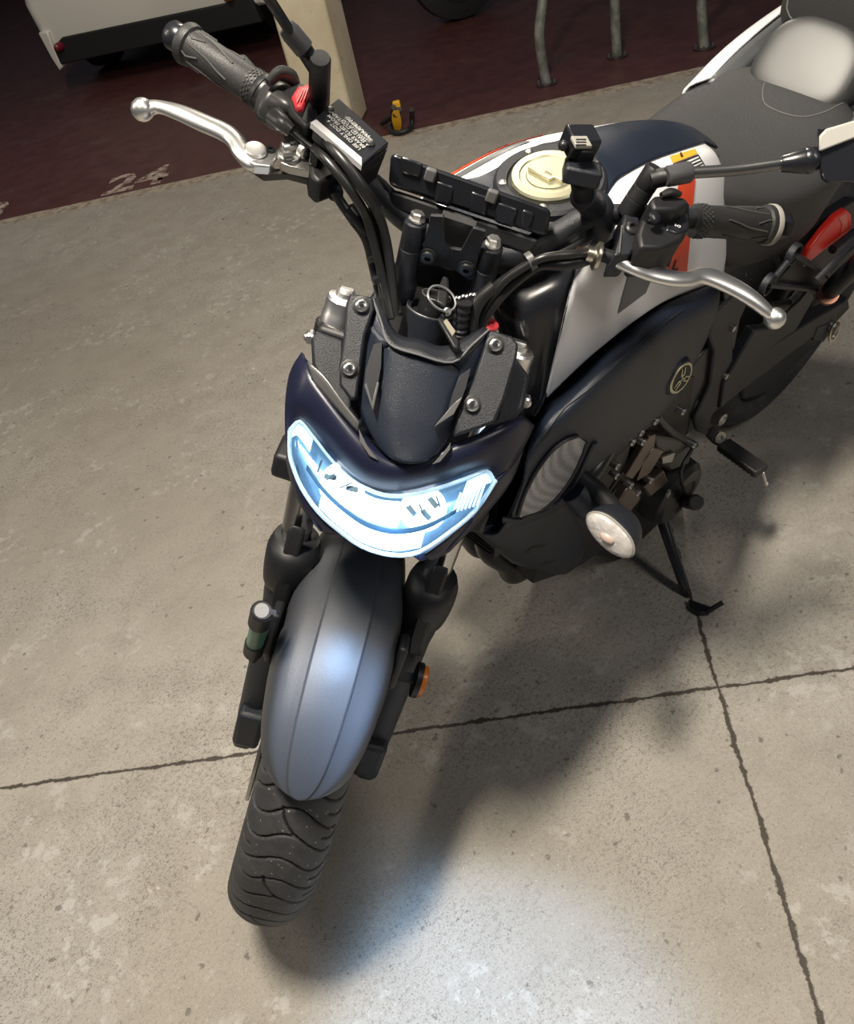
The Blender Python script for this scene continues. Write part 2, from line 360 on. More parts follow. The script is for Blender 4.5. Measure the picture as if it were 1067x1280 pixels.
# ------------------------------------------------------------------ white car at the back
def make_car():
    o = empty('parked_car', (0, 0, 0))
    BO = g(60, 66, z=.27); ex = nrm(g(255, 20, z=.27)-g(57, 61, z=.27)); ey = V(-ex[1], ex[0], 0)
    if ey@(BO-CAM) < 0: ey = -ey
    o.location = BO-V(0, 0, .27); 
    def c(x, y, z): return ex*x+ey*y+V(0, 0, z)
    W = 1.62
    def ring(y, z0, z1, w0, w1, rr=.12):
        hx = W/2
        P = [(-w0, z0), (-w0-.03, (z0*.6+z1*.4)), (-w1, z1-rr), (-w1+rr*.6, z1), (w1-rr*.6, z1), (w1, z1-rr), (w0+.03, (z0*.6+z1*.4)), (w0, z0)]
        return [c(hx+a*hx*1.02, y, z) for a, z in [(p/1., q) for p, q in P]]
    CARW = mat('car_white_paint', (.78, .76, .70), .25, coat=.6); GL = mat('car_glass', (.01, .012, .014), .08); CBK = mat('car_black_trim', (.012, .012, .013), .6)
    secs = [ring(.0, .34, .80, .86, .82, .06), ring(.02, .30, .92, .96, .90), ring(.14, .27, 1.02, 1.0, .93), ring(.8, .25, 1.0, 1.0, .93), ring(2.4, .25, 1.0, 1.0, .93), ring(3.3, .27, .88, .98, .88), ring(3.75, .30, .74, .88, .78)]
    build(MB().loft(secs, 4), 'body_shell', CARW, o, smooth=50)
    secs = [ring(.10, .95, 1.04, .88, .82, .04), ring(.45, .95, 1.44, .88, .68, .1), ring(1.7, .95, 1.50, .90, .70, .1), ring(2.6, .95, 1.04, .88, .80, .04)]
    build(MB().loft(secs, 4), 'cabin_glass', GL, o, smooth=50)
    secs = [ring(.55, 1.40, 1.485, .70, .66, .03), ring(1.7, 1.44, 1.52, .72, .68, .03)]
    build(MB().loft(secs, 3), 'roof_panel', CARW, o)
    # bumper lower valance, recessed and black between the white corners
    bumper = build(MB().prism([c(.07, -.03, .19), c(.07, -.03, .30), c(.16, -.03, .345), c(1.36, -.03, .345), c(1.47, -.03, .39), c(1.55, -.03, .34), c(1.58, -.03, .20)], ey*.09), 'rear_valance', CBK, o, bev=.008)
    build(MB().prism([c(-.005, -.01, .40), c(.08, -.03, .40), c(.075, -.035, .30), c(.075, -.035, .17), c(.04, -.03, .15), c(.015, -.02, .24)], ey*.2), 'bumper_corner', CARW, o, bev=.012)
    build(MB().sphere(c(.13, -.045, .30), .035, (1.2, .5, .8)), 'left_reflector', mat('dark_red_reflector', (.16, .01, .02), .3), o, label='small dark red bumper reflector')
    build(MB().sphere(c(1.42, -.035, .375), .04, (1.4, .5, .6)), 'right_lamp', mat('amber_reflector', (.22, .07, .02), .3), o, label='small amber bumper lamp')
    build(MB().box(c(.33, -.012, .66), (.50, .02, .11), X=ex, Y=ey), 'number_plate', mat('grey_plate', (.22, .22, .19), .6), o, bev=.004)
    for sx_ in (.08, W-.08):
        for y in (.62, 3.05):
            s_ = -1 if sx_ < 1 else 1
            w_ = build(MB().lathe(c(sx_-s_*.1, y, .30), ex*s_, [(-.0, .22), (.02, .29), (.16, .29), (.18, .22)], 32), 'wheel_tyre', RUB, o)
            build(MB().lathe(c(sx_+s_*.075, y, .30), ex*s_, [(0, .2), (.01, .2), (.02, .06)], 20), 'wheel_cover', ALUM, w_)
    for t in (.10, 1.50):
        build(MB().box(c(t, .03, .80), (.14, .03, .2), X=ex, Y=ey), 'tail_lamp', mat('tail_red', (.3, .01, .01), .2), o, bev=.01)
    tag(o, 'white hatchback parked at the back left with black rear valance', 'car')
make_car()
# dark wheel of something parked beyond the rack
wp = g(577, 22, z=0)
o = empty('far_wheel', wp); tag(o, 'dark round tyre just showing at the top edge beyond the maroon bay', 'wheel')
ax_ = nrm(V(.45, .9, 0))
build(MB().lathe(V(0, 0, .30)-ax_*.09, ax_, [(0, .2), (.02, .29), (.09, .30), (.16, .29), (.18, .2)], 40), 'tyre', RUB, o)
build(MB().lathe(V(0, 0, .30)-ax_*.10, ax_, [(0, .19), (.2, .19)], 24), 'hub', DARKM, o)

# ================================================================== MOTORCYCLE
bike = empty('motorcycle', (0, 0, 0)); bike.rotation_euler = (-LEAN, 0, 0)
tag(bike, 'black and white naked motorcycle with lit headlight leaning on its side stand', 'motorcycle')
FPARTS = set()
def F_(m, name, mats, parent=None, **k):
    if k.get('solid'): m = facing(m)
    return build(m, name, mats, parent or bike, None if parent else 'F', **k)
def facing(m): return m
def B_(m, name, mats, parent=None, **k): return build(m, name, mats, parent or bike, None, **k)
SX = -.005   # lateral centre of the fork assembly
tdir = V(-math.sin(RAKE), 0, math.cos(RAKE)); fdir = V(math.cos(RAKE), 0, math.sin(RAKE))
def tp(y, t, o=0.): return V(0, y, .3)+tdir*t+fdir*o
def bolt(mb, p, n, r, h=.004, mi=0, mi2=None):
    n = nrm(n); mb.lathe(p, n, [(0, r), (h*.35, r), (h*.6, r*.93), (h*.85, r*.78), (h, r*.52), (h*.85, r*.46), (h*.4, r*.42)], 24, mi)
    return mb
# ---- front tyre with cut tread
def tyre(cx, cz, Rr, W, aspect, n_th, n_s, groove=None):
    hw = W/2; vs = []; g_at = []; ths = np.linspace(0, 2*math.pi, n_th, endpoint=False); ss = np.linspace(-1, 1, n_s)
    crown = .72*hw
    for th in ths:
        for s in ss:
            a = s*1.72; y = hw*math.sin(min(max(a, -math.pi/2), math.pi/2)) if abs(a) < math.pi/2 else hw*math.copysign(1, a)*(1-.28*(abs(a)-math.pi/2)/.15)
            rad = Rr-(hw*aspect)*(1-math.cos(min(abs(a), math.pi/2)))-(0 if abs(a) < math.pi/2 else (abs(a)-math.pi/2)*.16)
            gv = groove(th, s) if groove else 0.
            vs.append((cx+(rad-gv*.005)*math.sin(th), y*(1-.02*gv), cz+(rad-gv*.005)*math.cos(th))); g_at.append(gv)
    fs = [(i*n_s+j, i*n_s+j+1, ((i+1) % n_th)*n_s+j+1, ((i+1) % n_th)*n_s+j) for i in range(n_th) for j in range(n_s-1)]
    return vs, fs, g_at
def seg_d(px, py, ax, ay, bx, by):
    dx, dy = bx-ax, by-ay; t = max(0, min(1, ((px-ax)*dx+(py-ay)*dy)/(dx*dx+dy*dy))); return math.hypot(px-ax-t*dx, py-ay-t*dy)
PER = .1745*1.8
# tread curves in (s mm, along mm); along grows towards the top of the wheel
def curve(pts): P = cr(np.array(pts, float), 5); return [(P[i], P[i+1]) for i in range(len(P)-1)]
TREAD = []
for k, (mir, ph) in enumerate([(1, 0), (-1, 37), (1, 74)]):
    TREAD += curve([(mir*-76, ph+14), (mir*-54, ph-1), (mir*-32, ph+1), (mir*-10, ph+17), (mir*8, ph+19), (mir*28, ph+5), (mir*46, ph-6), (mir*60, ph-7)])
    TREAD += curve([(mir*42, ph+16), (mir*56, ph+13), (mir*74, ph+20)])
TREAD += curve([(-14, 18), (-10, 4), (2, -12), (10, -18)])
PERMM = 110.9
def groove(th, s):
    a = th*300; y = s*1.72*52
    al = (-a) % PERMM; gmax = 0
    for (p, q) in TREAD:
        for off in (-PERMM, 0, PERMM):
            lo_, hi_ = min(p[1], q[1])+off-4, max(p[1], q[1])+off+4
            if al < lo_ or al > hi_ or y < min(p[0], q[0])-4 or y > max(p[0], q[0])+4: continue
            d = seg_d(y, al, p[0], p[1]+off, q[0], q[1]+off)
            gmax = max(gmax, 1-max(0, min(1, (d-1.0)/.9)))
    return gmax
TY = bpy.data.materials.new('tyre_rubber'); T = NT(TY)
at_ = T.n('ShaderNodeAttribute', attribute_name='groove')
dust = T.mix(T.ramp(T.noise(16, 5, .7), .35, .7), (.030, .030, .033), (.055, .054, .057))
dust = T.mix(T.ramp(T.noise(190, 2, .6), .68, .72), dust, (.28, .27, .26))
T.L(T.mix(at_.outputs['Fac'], dust, (.005, .005, .005)), T.p.inputs['Base Color']); T.p.inputs['Roughness'].default_value = .62
NTH = 1100
# only the part of the wheel in front is cut finely
vs, fs, ga = tyre(0, .3, .3, .118, .86, NTH, 97, lambda th, s: groove(th, s) if .5 < th < 2.6 else 0.)
wheel = None
m = MB().add(vs, fs); ty = F_(m, 'front_tyre', TY, weld=False, smooth=180)
a_ = ty.data.attributes.new('groove', 'FLOAT', 'POINT'); a_.data.foreach_set('value', ga)
def wheel_rim(cx, cz, r, hw, name, mt, spokes=5):
    m = MB(); prof = [(-hw, r), (-hw, r-.012), (-hw*.5, r-.03), (hw*.5, r-.03), (hw, r-.012), (hw, r)]
    m.lathe((cx, 0, cz), (0, 1, 0), prof, 48)
    for k in range(spokes):
        for e in (-.09, .09):
            a = 2*math.pi*k/spokes+e
            m.tube([(cx+.03*math.sin(a), 0, cz+.03*math.cos(a)), (cx+(r-.02)*math.sin(a+e*.7), 0, cz+(r-.02)*math.cos(a+e*.7))], [.018, .011], 8, 3)
    m.cyl((cx, -hw, cz), (cx, hw, cz), .045, seg=24)
    return m
F_(wheel_rim(0, .3, .222, .05, 'front_rim', BLK), 'front_rim', GLOSSB, smooth=40)
for sgn in (-1, 1):
    m = MB().lathe((0, sgn*.066, .3), (0, 1, 0), [(-.0025, .06), (-.0025, .14), (.0025, .14), (.0025, .06)], 48); F_(m, 'brake_disc', ALUM)
    m = MB().box((-.09, sgn*.085, .40), (.06, .05, .11), X=fdir, Y=(0, 1, 0)); F_(m, 'brake_caliper', DARKM, bev=.008)
F_(MB().cyl((0, -.10, .3), (0, .105, .3), .012), 'front_axle', ALUM)
# ---- fork legs
for sgn in (-1, 1):
    y = -.107 if sgn < 0 else .098; yl = -.094 if sgn < 0 else .100
    y_top = y
    F_(MB().cyl(tp(yl, .24), tp(y, .66), .0205, seg=32), 'fork_stanchion', STANCH); y = yl
    lg = MB().lathe(tp(y, -.03), tdir, [(0, .020), (.01, .0245), (.10, .0255), (.25, .0265), (.275, .029), (.30, .029), (.305, .024)], 28)
    lg = F_(lg, 'fork_lower', PLA)
    F_(MB().box(tp(y, -.02, .008), (.066, .042, .075), X=fdir, Y=(0, 1, 0)).box(tp(y+sgn*.005, -.062, .0), (.05, .030, .04), X=fdir, Y=(0, 1, 0)), 'axle_clamp', PLA, lg, bev=.008)
    F_(MB().cyl(tp(y, -.055, .022), tp(y, -.055, .028), .006, seg=6), 'pinch_bolt', DARKM, lg)
    # guard: a deep flattened collar with a nose fin
    gd = MB()
    secs = []
    for t, rx, ry, ox in ((.255, .026, .030, .0), (.275, .037, .033, .010), (.305, .041, .036, .013), (.332, .040, .036, .012), (.346, .033, .031, .006)):
        secs.append([tp(y, t, 0)+fdir*(ox+rx*math.cos(a))+V(0, 1, 0)*(ry*math.sin(a)) for a in np.linspace(0, 2*math.pi, 20, endpoint=False)])
    gd.loft(secs, 4)
    gd = F_(gd, 'fork_guard', BLK, smooth=50)
    fin = MB().prism([tp(y-.012, .33, .045), tp(y-.012, .27, .060), tp(y-.006, .235, .054), tp(y-.006, .26, .03), tp(y-.012, .345, .02), tp(y-.012, .385, .034), tp(y-.012, .375, .040)], (0, .022, 0))
    F_(fin, 'guard_fin', BLK, gd, bev=.004)
    # fork top
    y = y_top
    c_ = MB().lathe(tp(y, .640), tdir, [(0, .0225), (.026, .0225), (.028, .0212), (.044, .0212), (.047, .019), (.048, .012), (.053, .011), (.055, .008)], 28)
    F_(MB().lathe(tp(y, .625), tdir, [(0, .027), (.026, .027), (.028, .0245)], 28), 'fork_clamp_ring', BLK)
    c_ = F_(c_, 'fork_cap', ALU)
    F_(MB().box(tp(y, .693, 0), (.010, .016, .008), X=fdir, Y=(0, 1, 0)), 'adjuster_nut', ALU, c_, bev=.001)
    m = MB()
    for q in ((.02, 0), (.028, .02)): m.cyl(tp(y+sgn*.012, .655-q[0], .022), tp(y+sgn*.012, .655-q[0], .040), .0068, seg=12, ch=.002)
    m.cyl(tp(y+sgn*.026, .64, .020), tp(y+sgn*.026, .64, .036), .0068, seg=12, ch=.002)
    F_(m, 'clamp_bolt', CHROME, c_)
for t, th_, wk in ((.46, .035, 1.), (.645, .024, .88)):
    m = MB().loft([[tp(y_*wk, t-th_/2, o_) for y_, o_ in ((-.145, .03), (-.145, -.03), (-.05, -.075), (.04, -.075), (.135, -.03), (.135, .03), (.06, .035), (-.07, .035))],
                   [tp(y_*wk, t+th_/2, o_) for y_, o_ in ((-.145, .03), (-.145, -.03), (-.05, -.075), (.04, -.075), (.135, -.03), (.135, .03), (.06, .035), (-.07, .035))]], 1)
    F_(m, 'triple_clamp', BLK, bev=.006)
# ---- front mudguard
def fender():
    hw_ = lambda p: .0
    phis = np.radians([-62, -50, -38, -26, -14, -4, 6, 14, 20, 25, 28.5, 31, 32.5, 33.2])
    wid = [.060, .064, .070, .075, .078, .079, .078, .074, .069, .062, .053, .041, .026, .004]
    ss = [-1, -.97, -.86, -.74, -.56, -.40, -.36, 0, .36, .40, .56, .74, .86, .97, 1]
    secs = []
    for ph, w_ in zip(phis, wid):
        row = []
        for s in ss:
            a = abs(s); k = w_/.079
            drop = 0.0 if a <= .36 else (.0035*(a-.36)/.04 if a <= .4 else .0035+.010*(a-.4)/.34 if a <= .74 else .0135+.028*((a-.74)/.26)**1.3)
            drop += .004*(a/.4)**2 if a < .4 else .004
            skirt = 0.
            if a >= .97: skirt = .035*(1 if a == 1 else .35)*k*(1 if ph < .3 else max(0, 1-(ph-.3)/.2))
            r_ = .342-drop*k-skirt
            row.append(V(r_*math.sin(ph), s*w_+SX*.6, .3+r_*math.cos(ph)))
        secs.append(row)
    return MB().patch(secs, 4, 2)
fo = F_(fender(), 'front_mudguard', FEND, solid=.003, smooth=28)
for sgn in (-1, 1):
    m = MB().prism([V(-.05, sgn*.079+SX, .60), V(-.02, sgn*.079+SX, .615), V(.01, sgn*.079+SX, .55), V(-.02, sgn*.079+SX, .44), V(-.06, sgn*.079+SX, .46)], (0, sgn*.012, 0)); F_(m, 'mudguard_stay', BLK, fo, bev=.004)
# ---- green tube and side reflector
m = MB().cyl(f(318, 806, x=-.0), f(325, 775, x=-.0), .0115, seg=20)
gt = F_(m, 'green_canister', GREENT, label='green tube with black end caps clipped to the fork')
m = MB().cyl(f(316, 815, x=0), f(319, 802, x=0), .0135, ch=.003)
F_(m, 'canister_cap', BLK, gt); F_(MB().cyl(f(324, 779, x=0), f(328, 763, x=0), .0145, ch=.003), 'canister_cap', BLK, gt); F_(MB().cyl(f(316, 813, x=0), f(316, 824, x=0), .006), 'canister_tip', BLK, gt)
m = MB().prism([f(327, 759, x=.012), f(345, 763, x=.0), f(345, 769, x=.0), f(327, 767, x=.012)], f(327, 762, d=1.2)-f(327, 762, d=1.204)).cyl(f(327, 763, x=.012), f(327, 763, x=.016), .0085)
F_(m, 'canister_strap', ALU, gt)
c_ = f(521, 850, x=-.03)
m = MB().lathe(c_+V(0, .004, 0), (0, 1, 0), [(0, .028), (.006, .028), (.008, .024)], 24, sx=.8); rf = F_(m, 'side_reflector', mat('amber_lens', (.75, .20, .03), .25))
F_(MB().lathe(c_-V(0, .004, 0), (0, 1, 0), [(0, .031), (.008, .031)], 24, sx=.8).box(c_-V(0, .02, 0), (.012, .04, .012)), 'reflector_base', BLK, rf)

# ---- headlight
LT = [(362, 538), (375, 527), (392, 545), (413, 572), (440, 599), (470, 616), (502, 620), (545, 611), (585, 597), (608, 589), (617, 601)]
LB = [(362, 566), (366, 583), (377, 610), (397, 639), (421, 661), (452, 683), (490, 694), (524, 690), (560, 667), (594, 638), (617, 604)]
DT = [.990, .992, .990, .984, .978, .974, .974, .976, .980, .988, .992]
DB = [.988, .984, .978, .970, .966, .963, .962, .964, .968, .978, .990]
def lens_pt(i, t, off=0.):
    u0, v0 = LT[i]; u1, v1 = LB[i]; d = DT[i]*(1-t)+DB[i]*t-.012*math.sin(math.pi*t)*(1 if 0 < i < 10 else .3)
    return f(u0+(u1-u0)*t, v0+(v1-v0)*t, d=d+off)
glass = bpy.data.materials.new('clear_lens'); glass.use_nodes = True; nt = glass.node_tree
for n in list(nt.nodes):
    if n.type != 'OUTPUT_MATERIAL': nt.nodes.remove(n)
tr = nt.nodes.new('ShaderNodeBsdfTransparent'); gl = nt.nodes.new('ShaderNodeBsdfGlossy'); fr_ = nt.nodes.new('ShaderNodeFresnel'); mx = nt.nodes.new('ShaderNodeMixShader')
tr.inputs[0].default_value = (.86, .94, 1, 1); gl.inputs['Roughness'].default_value = .08; fr_.inputs[0].default_value = 1.45
nt.links.new(fr_.outputs[0], mx.inputs[0]); nt.links.new(tr.outputs[0], mx.inputs[1]); nt.links.new(gl.outputs[0], mx.inputs[2]); nt.links.new(mx.outputs[0], nt.nodes['Material Output'].inputs[0])
def glow(name, col, s): return mat(name, (.6, .7, .8), .3, emit=col, estr=s)
LAMP = glow('headlamp_filament_glow', (.80, .92, 1.0), 5.0); DRL = glow('position_lamp_glow', (.55, .80, 1.0), 1.5); FACET = mat('painted_glow_facets', (.25, .45, .65), .25, metal=.6, var=.5, vscale=70, emit=(.28, .55, .85), estr=.30)  # facets carry a painted glow: lamp light they reflect, put in as emission
hub_ = [f(490, 600, d=1.05)]
hl = MB().patch([[lens_pt(i, t, .030) for i in range(11)] for t in (0, .33, .66, 1)], 2, 5)
hl = F_(hl, 'headlight', FACET, smooth=60, solid=-.004)
F_(MB().patch([[lens_pt(i, t, 0) for i in range(11)] for t in (0, .25, .5, .75, 1)], 3, 6), 'headlight_lens', glass, hl, smooth=60)
rim = [lens_pt(i, 0, -.001) for i in range(11)]+[lens_pt(i, 1, -.001) for i in range(10, -1, -1)]
F_(MB().tube(rim+[rim[0]], .0026, 8, 3), 'lens_rim', mat('painted_glow_lens_edge', (.35, .5, .65), .2, emit=(.45, .7, 1.), estr=.22), hl)  # the rim is no lamp; its glow is put into the material
vdir = nrm(f(490, 640, d=.8)-f(490, 640, d=1.0))
for (u, v, r_) in ((428, 607, .026), (529, 636, .026)):
    c = f(u, v, d=.985)
    m = MB().lathe(c, vdir, [(-.012, .004), (-.010, .014), (-.002, .023), (.006, r_), (.007, r_-.002)], 36); rr_ = F_(m, 'reflector_bowl', LAMP, hl, smooth=60)
    # shutters and bulb shield inside each bowl
for (u, v, an) in ((440, 611, -.7), (413, 596, -.7), (514, 638, -1.35), (541, 628, -1.35), (532, 643, -1.35)):
    X = nrm(f(u+10*math.cos(an), v-10*math.sin(an), d=.965)-f(u, v, d=.965)); Y = np.cross(vdir, X)
    F_(MB().box(f(u, v, d=.963), (.014, .0065, .003), X=X+np.cross(vdir, X)*.5, Y=Y), 'bulb_shield', mat('blue_grey_shield', (.30, .48, .62), .25, metal=.6), hl, bev=.001)
# lower light guide strip and outer position lamps
def strip(i0, i1, t0, t1, name, mt, off=.008):
    ks = np.arange(i0, i1+1); m = MB().patch([[lens_pt(i, t, off) for i in ks] for t in (t0, (t0+t1)/2, t1)], 3, 4); return F_(m, name, mt, hl, solid=.002)
strip(3, 7, .66, .93, 'lower_light_guide', LAMP)
strip(4, 6, .10, .50, 'centre_light_guide', LAMP, .012)
strip(0, 2, .06, .30, 'left_position_lamp', DRL)
strip(8, 10, .06, .36, 'right_position_lamp', DRL)
strip(2, 8, .55, .645, 'divider_strip', mat('blue_divider', (.06, .14, .25), .3), .004)
for pts in ([(408, 600), (418, 592)], [(424, 610), (440, 603)], [(524, 630), (530, 645)], [(545, 620), (550, 634)], [(397, 590), (402, 575)]): F_(MB().tube([f(u, v, d=.958) for u, v in pts], .0011, 6), 'bulb_shield_slash', mat('slash_blue', (.05, .12, .2), .3), hl)
for k in range(7):
    u0 = 380+k*3.2; F_(MB().tube([f(u0-6+k, 556+k*5, d=.972), f(u0+7+k, 575+k*5.5, d=.970)], .0012, 6), 'lens_flute', DRL, hl)
    u0 = 606-k*5; F_(MB().tube([f(u0, 604+k*2, d=.974), f(u0-10, 632+k*1.5, d=.970)], .0012, 6), 'lens_flute', DRL, hl)
# the beam and spill of the lamp
def beam(name, loc, tgt, power, spot, size):
    o = lamp('SPOT', name, tuple(loc), power, (.42, .65, 1.0), size, tuple(tgt), spot=spot); return o
def w_(p): return L3@(S3@(np.array(p)-A0)+A0)

bo_ = w_(f(488, 668, d=.955))
beam('headlamp_spill_fender', bo_+(CAM-bo_)*.02, g(395, 1000, z=.45), 10, 70, .05)
beam('headlamp_low_beam', bo_+(CAM-bo_)*.02, g(600, 1330, z=0), 26, 50, .04)
# ---- nose cowl around the lamp
r0 = [(359, 560), (361, 536), (375, 525), (392, 543), (413, 570), (440, 597), (470, 614), (502, 618), (545, 609), (585, 595), (609, 587), (618, 600)]
r1 = [(356, 548), (357, 505), (371, 500), (394, 517), (419, 546), (446, 575), (474, 592), (504, 596), (548, 588), (590, 574), (622, 566), (634, 588)]
r2 = [(357, 530), (361, 468), (379, 462), (400, 490), (426, 522), (452, 552), (480, 574), (508, 580), (552, 566), (598, 548), (640, 536), (655, 558)]
r3 = [(360, 500), (374, 444), (383, 449), (404, 478), (432, 515), (456, 542), (482, 566), (510, 575), (555, 558), (602, 540), (648, 520), (668, 532)]
dd = [[.992, .994, .990, .984, .978, .974, .974, .976, .980, .986, .990, .992], [1.002, .996, .975, .968, .960, .955, .955, .955, .958, .962, .976, 1.0],
      [1.012, 1.0, .972, .962, .956, .952, .952, .952, .954, .958, .972, 1.01], [1.02, 1.01, .985, .978, .972, .968, .966, .966, .968, .972, .985, 1.02]]
cw = F_(MB().patch([[f(u, v, d=d) for (u, v), d in zip(r, q)] for r, q in zip((r0, r1, r2, r3), dd)], 4, 5), 'nose_cowl', COWL, smooth=60, solid=-.003)
sd = [[(618, 600, .990), (600, 632, .988), (562, 672, .972), (530, 694, .968)], [(634, 588, 1.0), (616, 622, 1.0), (585, 660, .99), (540, 700, .975)], [(655, 560, 1.02), (640, 600, 1.02), (610, 640, 1.02), (562, 690, .99)]]
F_(MB().patch([[f(u, v, d=d) for u, v, d in r] for r in sd], 4, 4), 'cowl_side', COWL, cw, solid=-.003)
sd = [[(359, 560, .992), (366, 588, .985), (380, 617, .98), (402, 648, .972), (425, 668, .968)], [(357, 575, 1.01), (364, 605, 1.0), (378, 636, .99), (402, 664, .985), (412, 668, .98)]]
F_(MB().patch([[f(u, v, d=d) for u, v, d in r] for r in sd], 3, 4), 'cowl_side', COWL, cw, solid=-.003)
m = MB().patch([[f(u, v, d=d) for u, v, d in r] for r in ([(384, 452, .962), (404, 470, .955), (426, 500, .948), (448, 528, .944)], [(390, 478, .966), (406, 496, .962), (424, 516, .955), (446, 540, .949)])], 3, 4)
F_(m, 'cowl_inner_edge', mat('pale_grey_edge', (.10, .10, .10), .3), cw, solid=.002)  # lit facets of the cowl edge, their brightness put into the grey
for q in ([(448, 535), (458, 556), (472, 575), (462, 570), (450, 552)], [(563, 553), (554, 566), (540, 580), (550, 577), (562, 562)]):
    F_(MB().prism([f(u, v, d=.947) for u, v in q], vdir*-.004), 'cowl_notch', mat('pale_grey_edge', (.1, .1, .1), .3), cw)
# chin wings under the lamp
for q in ([(378, 622), (402, 655), (410, 662), (400, 665), (392, 655), (371, 598), (370, 580)], [(515, 695), (556, 672), (597, 640), (590, 655), (560, 690), (525, 702)]):
    F_(MB().prism([f(u, v, d=.985) for u, v in q], vdir*-.02), 'chin_wing', mat('blue_black_plastic', (.02, .03, .07), .3), cw, bev=.002)

# ---- small fly screen panel
def grid(rows): return [[f(u, v, d=d) for u, v, d in r] for r in rows]
fs_ = grid([[(460, 402, .952), (487, 430, .935), (522, 442, .931), (565, 452, .936), (608, 416, .955)],
            [(452, 445, .954), (483, 470, .938), (516, 480, .934), (556, 490, .939), (597, 470, .957)],
            [(446, 492, .956), (478, 512, .941), (512, 522, .937), (548, 527, .941), (578, 518, .956)],
            [(455, 528, .954), (482, 548, .943), (511, 556, .940), (540, 556, .943), (566, 542, .955)],
            [(474, 560, .950), (489, 573, .944), (508, 580, .941), (528, 578, .944), (547, 568, .950)]])
fl = F_(MB().patch(fs_, 5, 5), 'fly_screen', COVER, smooth=60, solid=-.003)
m = MB().patch(grid([[(467, 374, .948), (487, 430, .930), (522, 443, .926), (565, 453, .931), (611, 412, .950)], [(474, 372, .955), (495, 415, .945), (525, 424, .941), (558, 432, .945), (604, 408, .960)]]), 3, 5)
F_(m, 'screen_lip', PLA, fl, solid=-.002)
F_(MB().tube([f(466, 374, d=.946), f(476, 402, d=.938), f(487, 430, d=.929), f(522, 443, d=.925), f(565, 453, d=.930), f(590, 431, d=.94), f(611, 412, d=.949)], .0012, 6, 4), 'screen_edge', mat('pale_edge', (.16, .16, .17), .3), fl)  # thin paler line along the screen's upper edge
m = MB().patch(grid([[(468, 372, .95), (478, 404, .945), (487, 430, .932)], [(462, 400, .952), (468, 420, .946), (474, 440, .940)], [(452, 445, .956), (462, 450, .95), (474, 470, .942)]]), 3, 3); F_(m, 'screen_flank', COVER, fl, solid=-.002)
m = MB().patch(grid([[(611, 412, .95), (590, 432, .942), (565, 453, .932)], [(612, 425, .955), (594, 450, .948), (575, 466, .942)], [(597, 470, .958), (585, 480, .952), (566, 488, .943)]]), 3, 3); F_(m, 'screen_flank', COVER, fl, solid=-.002)
for q, hl_ in (([(467, 430), (477, 428), (476, 458), (466, 514), (455, 482), (457, 462)], [(455, 482), (466, 514), (474, 478), (471, 477), (465, 501), (458, 478)]), ([(588, 460), (576, 468), (566, 490), (560, 512), (542, 533), (572, 510), (582, 485)], [(566, 505), (542, 534), (567, 518), (575, 503), (578, 495)])):
    F_(MB().prism([f(u, v, d=.932) for u, v in q], vdir*-.006), 'screen_slot', mat('slot_dark', (.006, .007, .012), .5), fl)
    F_(MB().prism([f(u, v, d=.9305) for u, v in hl_], vdir*-.006), 'slot_lip', mat('pale_grey_edge', (.1, .1, .1), .3), fl, bev=.0008)
# ---- side plates with bolts
for q, bl, hk in (([(437, 366), (466, 371), (468, 385), (456, 420), (446, 498), (438, 500), (424, 481), (424, 455), (429, 420), (432, 380)], ((452, 382), (437, 461)), -1), ([(612, 412), (640, 420), (648, 430), (646, 446), (630, 500), (618, 528), (600, 535), (566, 546), (572, 520), (590, 478)], ((619, 431), (590, 506)), 1)):
    sp = F_(MB().prism([f(u, v, d=.940) for u, v in q], vdir*-.012), 'headlight_stay', PLA, bev=.003)
    for (u, v) in bl:
        F_(MB().lathe(f(u, v, d=.940), vdir, [(-.002, .0105), (.0005, .0105), (.001, .0085), (.0018, .0082)], 24), 'washer', BLK, sp)
        bo = F_(bolt(MB(), f(u, v, d=.938), vdir, .0078, .005), 'stay_bolt', CHROME, sp)
        F_(MB().cyl(f(u, v, d=.9355), f(u, v, d=.933), .0028, seg=6), 'bolt_socket', BLK, sp)
m = MB().prism([f(u, v, d=.975) for u, v in [(388, 420), (396, 413), (430, 425), (430, 470), (455, 515), (450, 530), (412, 495), (390, 456)]], vdir*-.03); F_(m, 'stay_bracket', PLA, bev=.004)
m = MB().prism([f(u, v, d=.975) for u, v in [(640, 440), (662, 470), (655, 510), (640, 528), (600, 540), (620, 520)]], vdir*-.03); F_(m, 'stay_bracket', PLA, bev=.004)
# ---- ignition barrel
ic = f(534, 396, z=.935)
ig = F_(MB().lathe(ic, tdir, [(-.03, .027), (.008, .027), (.009, .0255), (.009, .022), (.003, .021)], 36), 'ignition_switch', PLA)
F_(MB().lathe(ic+V(0, .003, 0), tdir, [(0, .017), (.026, .017), (.027, .0155), (.027, .012), (.022, .0115)], 32), 'lock_barrel', BLK, ig)
for t, r_ in ((.0092, .0262), (.0272, .0166)):
    F_(MB().tube([ic+tdir*t+(fdir*math.cos(a)+V(0, 1, 0)*math.sin(a))*r_+(V(0, .003, 0) if t > .01 else 0) for a in np.linspace(0, 2*math.pi, 33)], .0006, 6, 1), 'barrel_rim', mat('bright_edge', (.45, .45, .46), .3, metal=.8), ig)  # thin bright rings around the two barrel rims
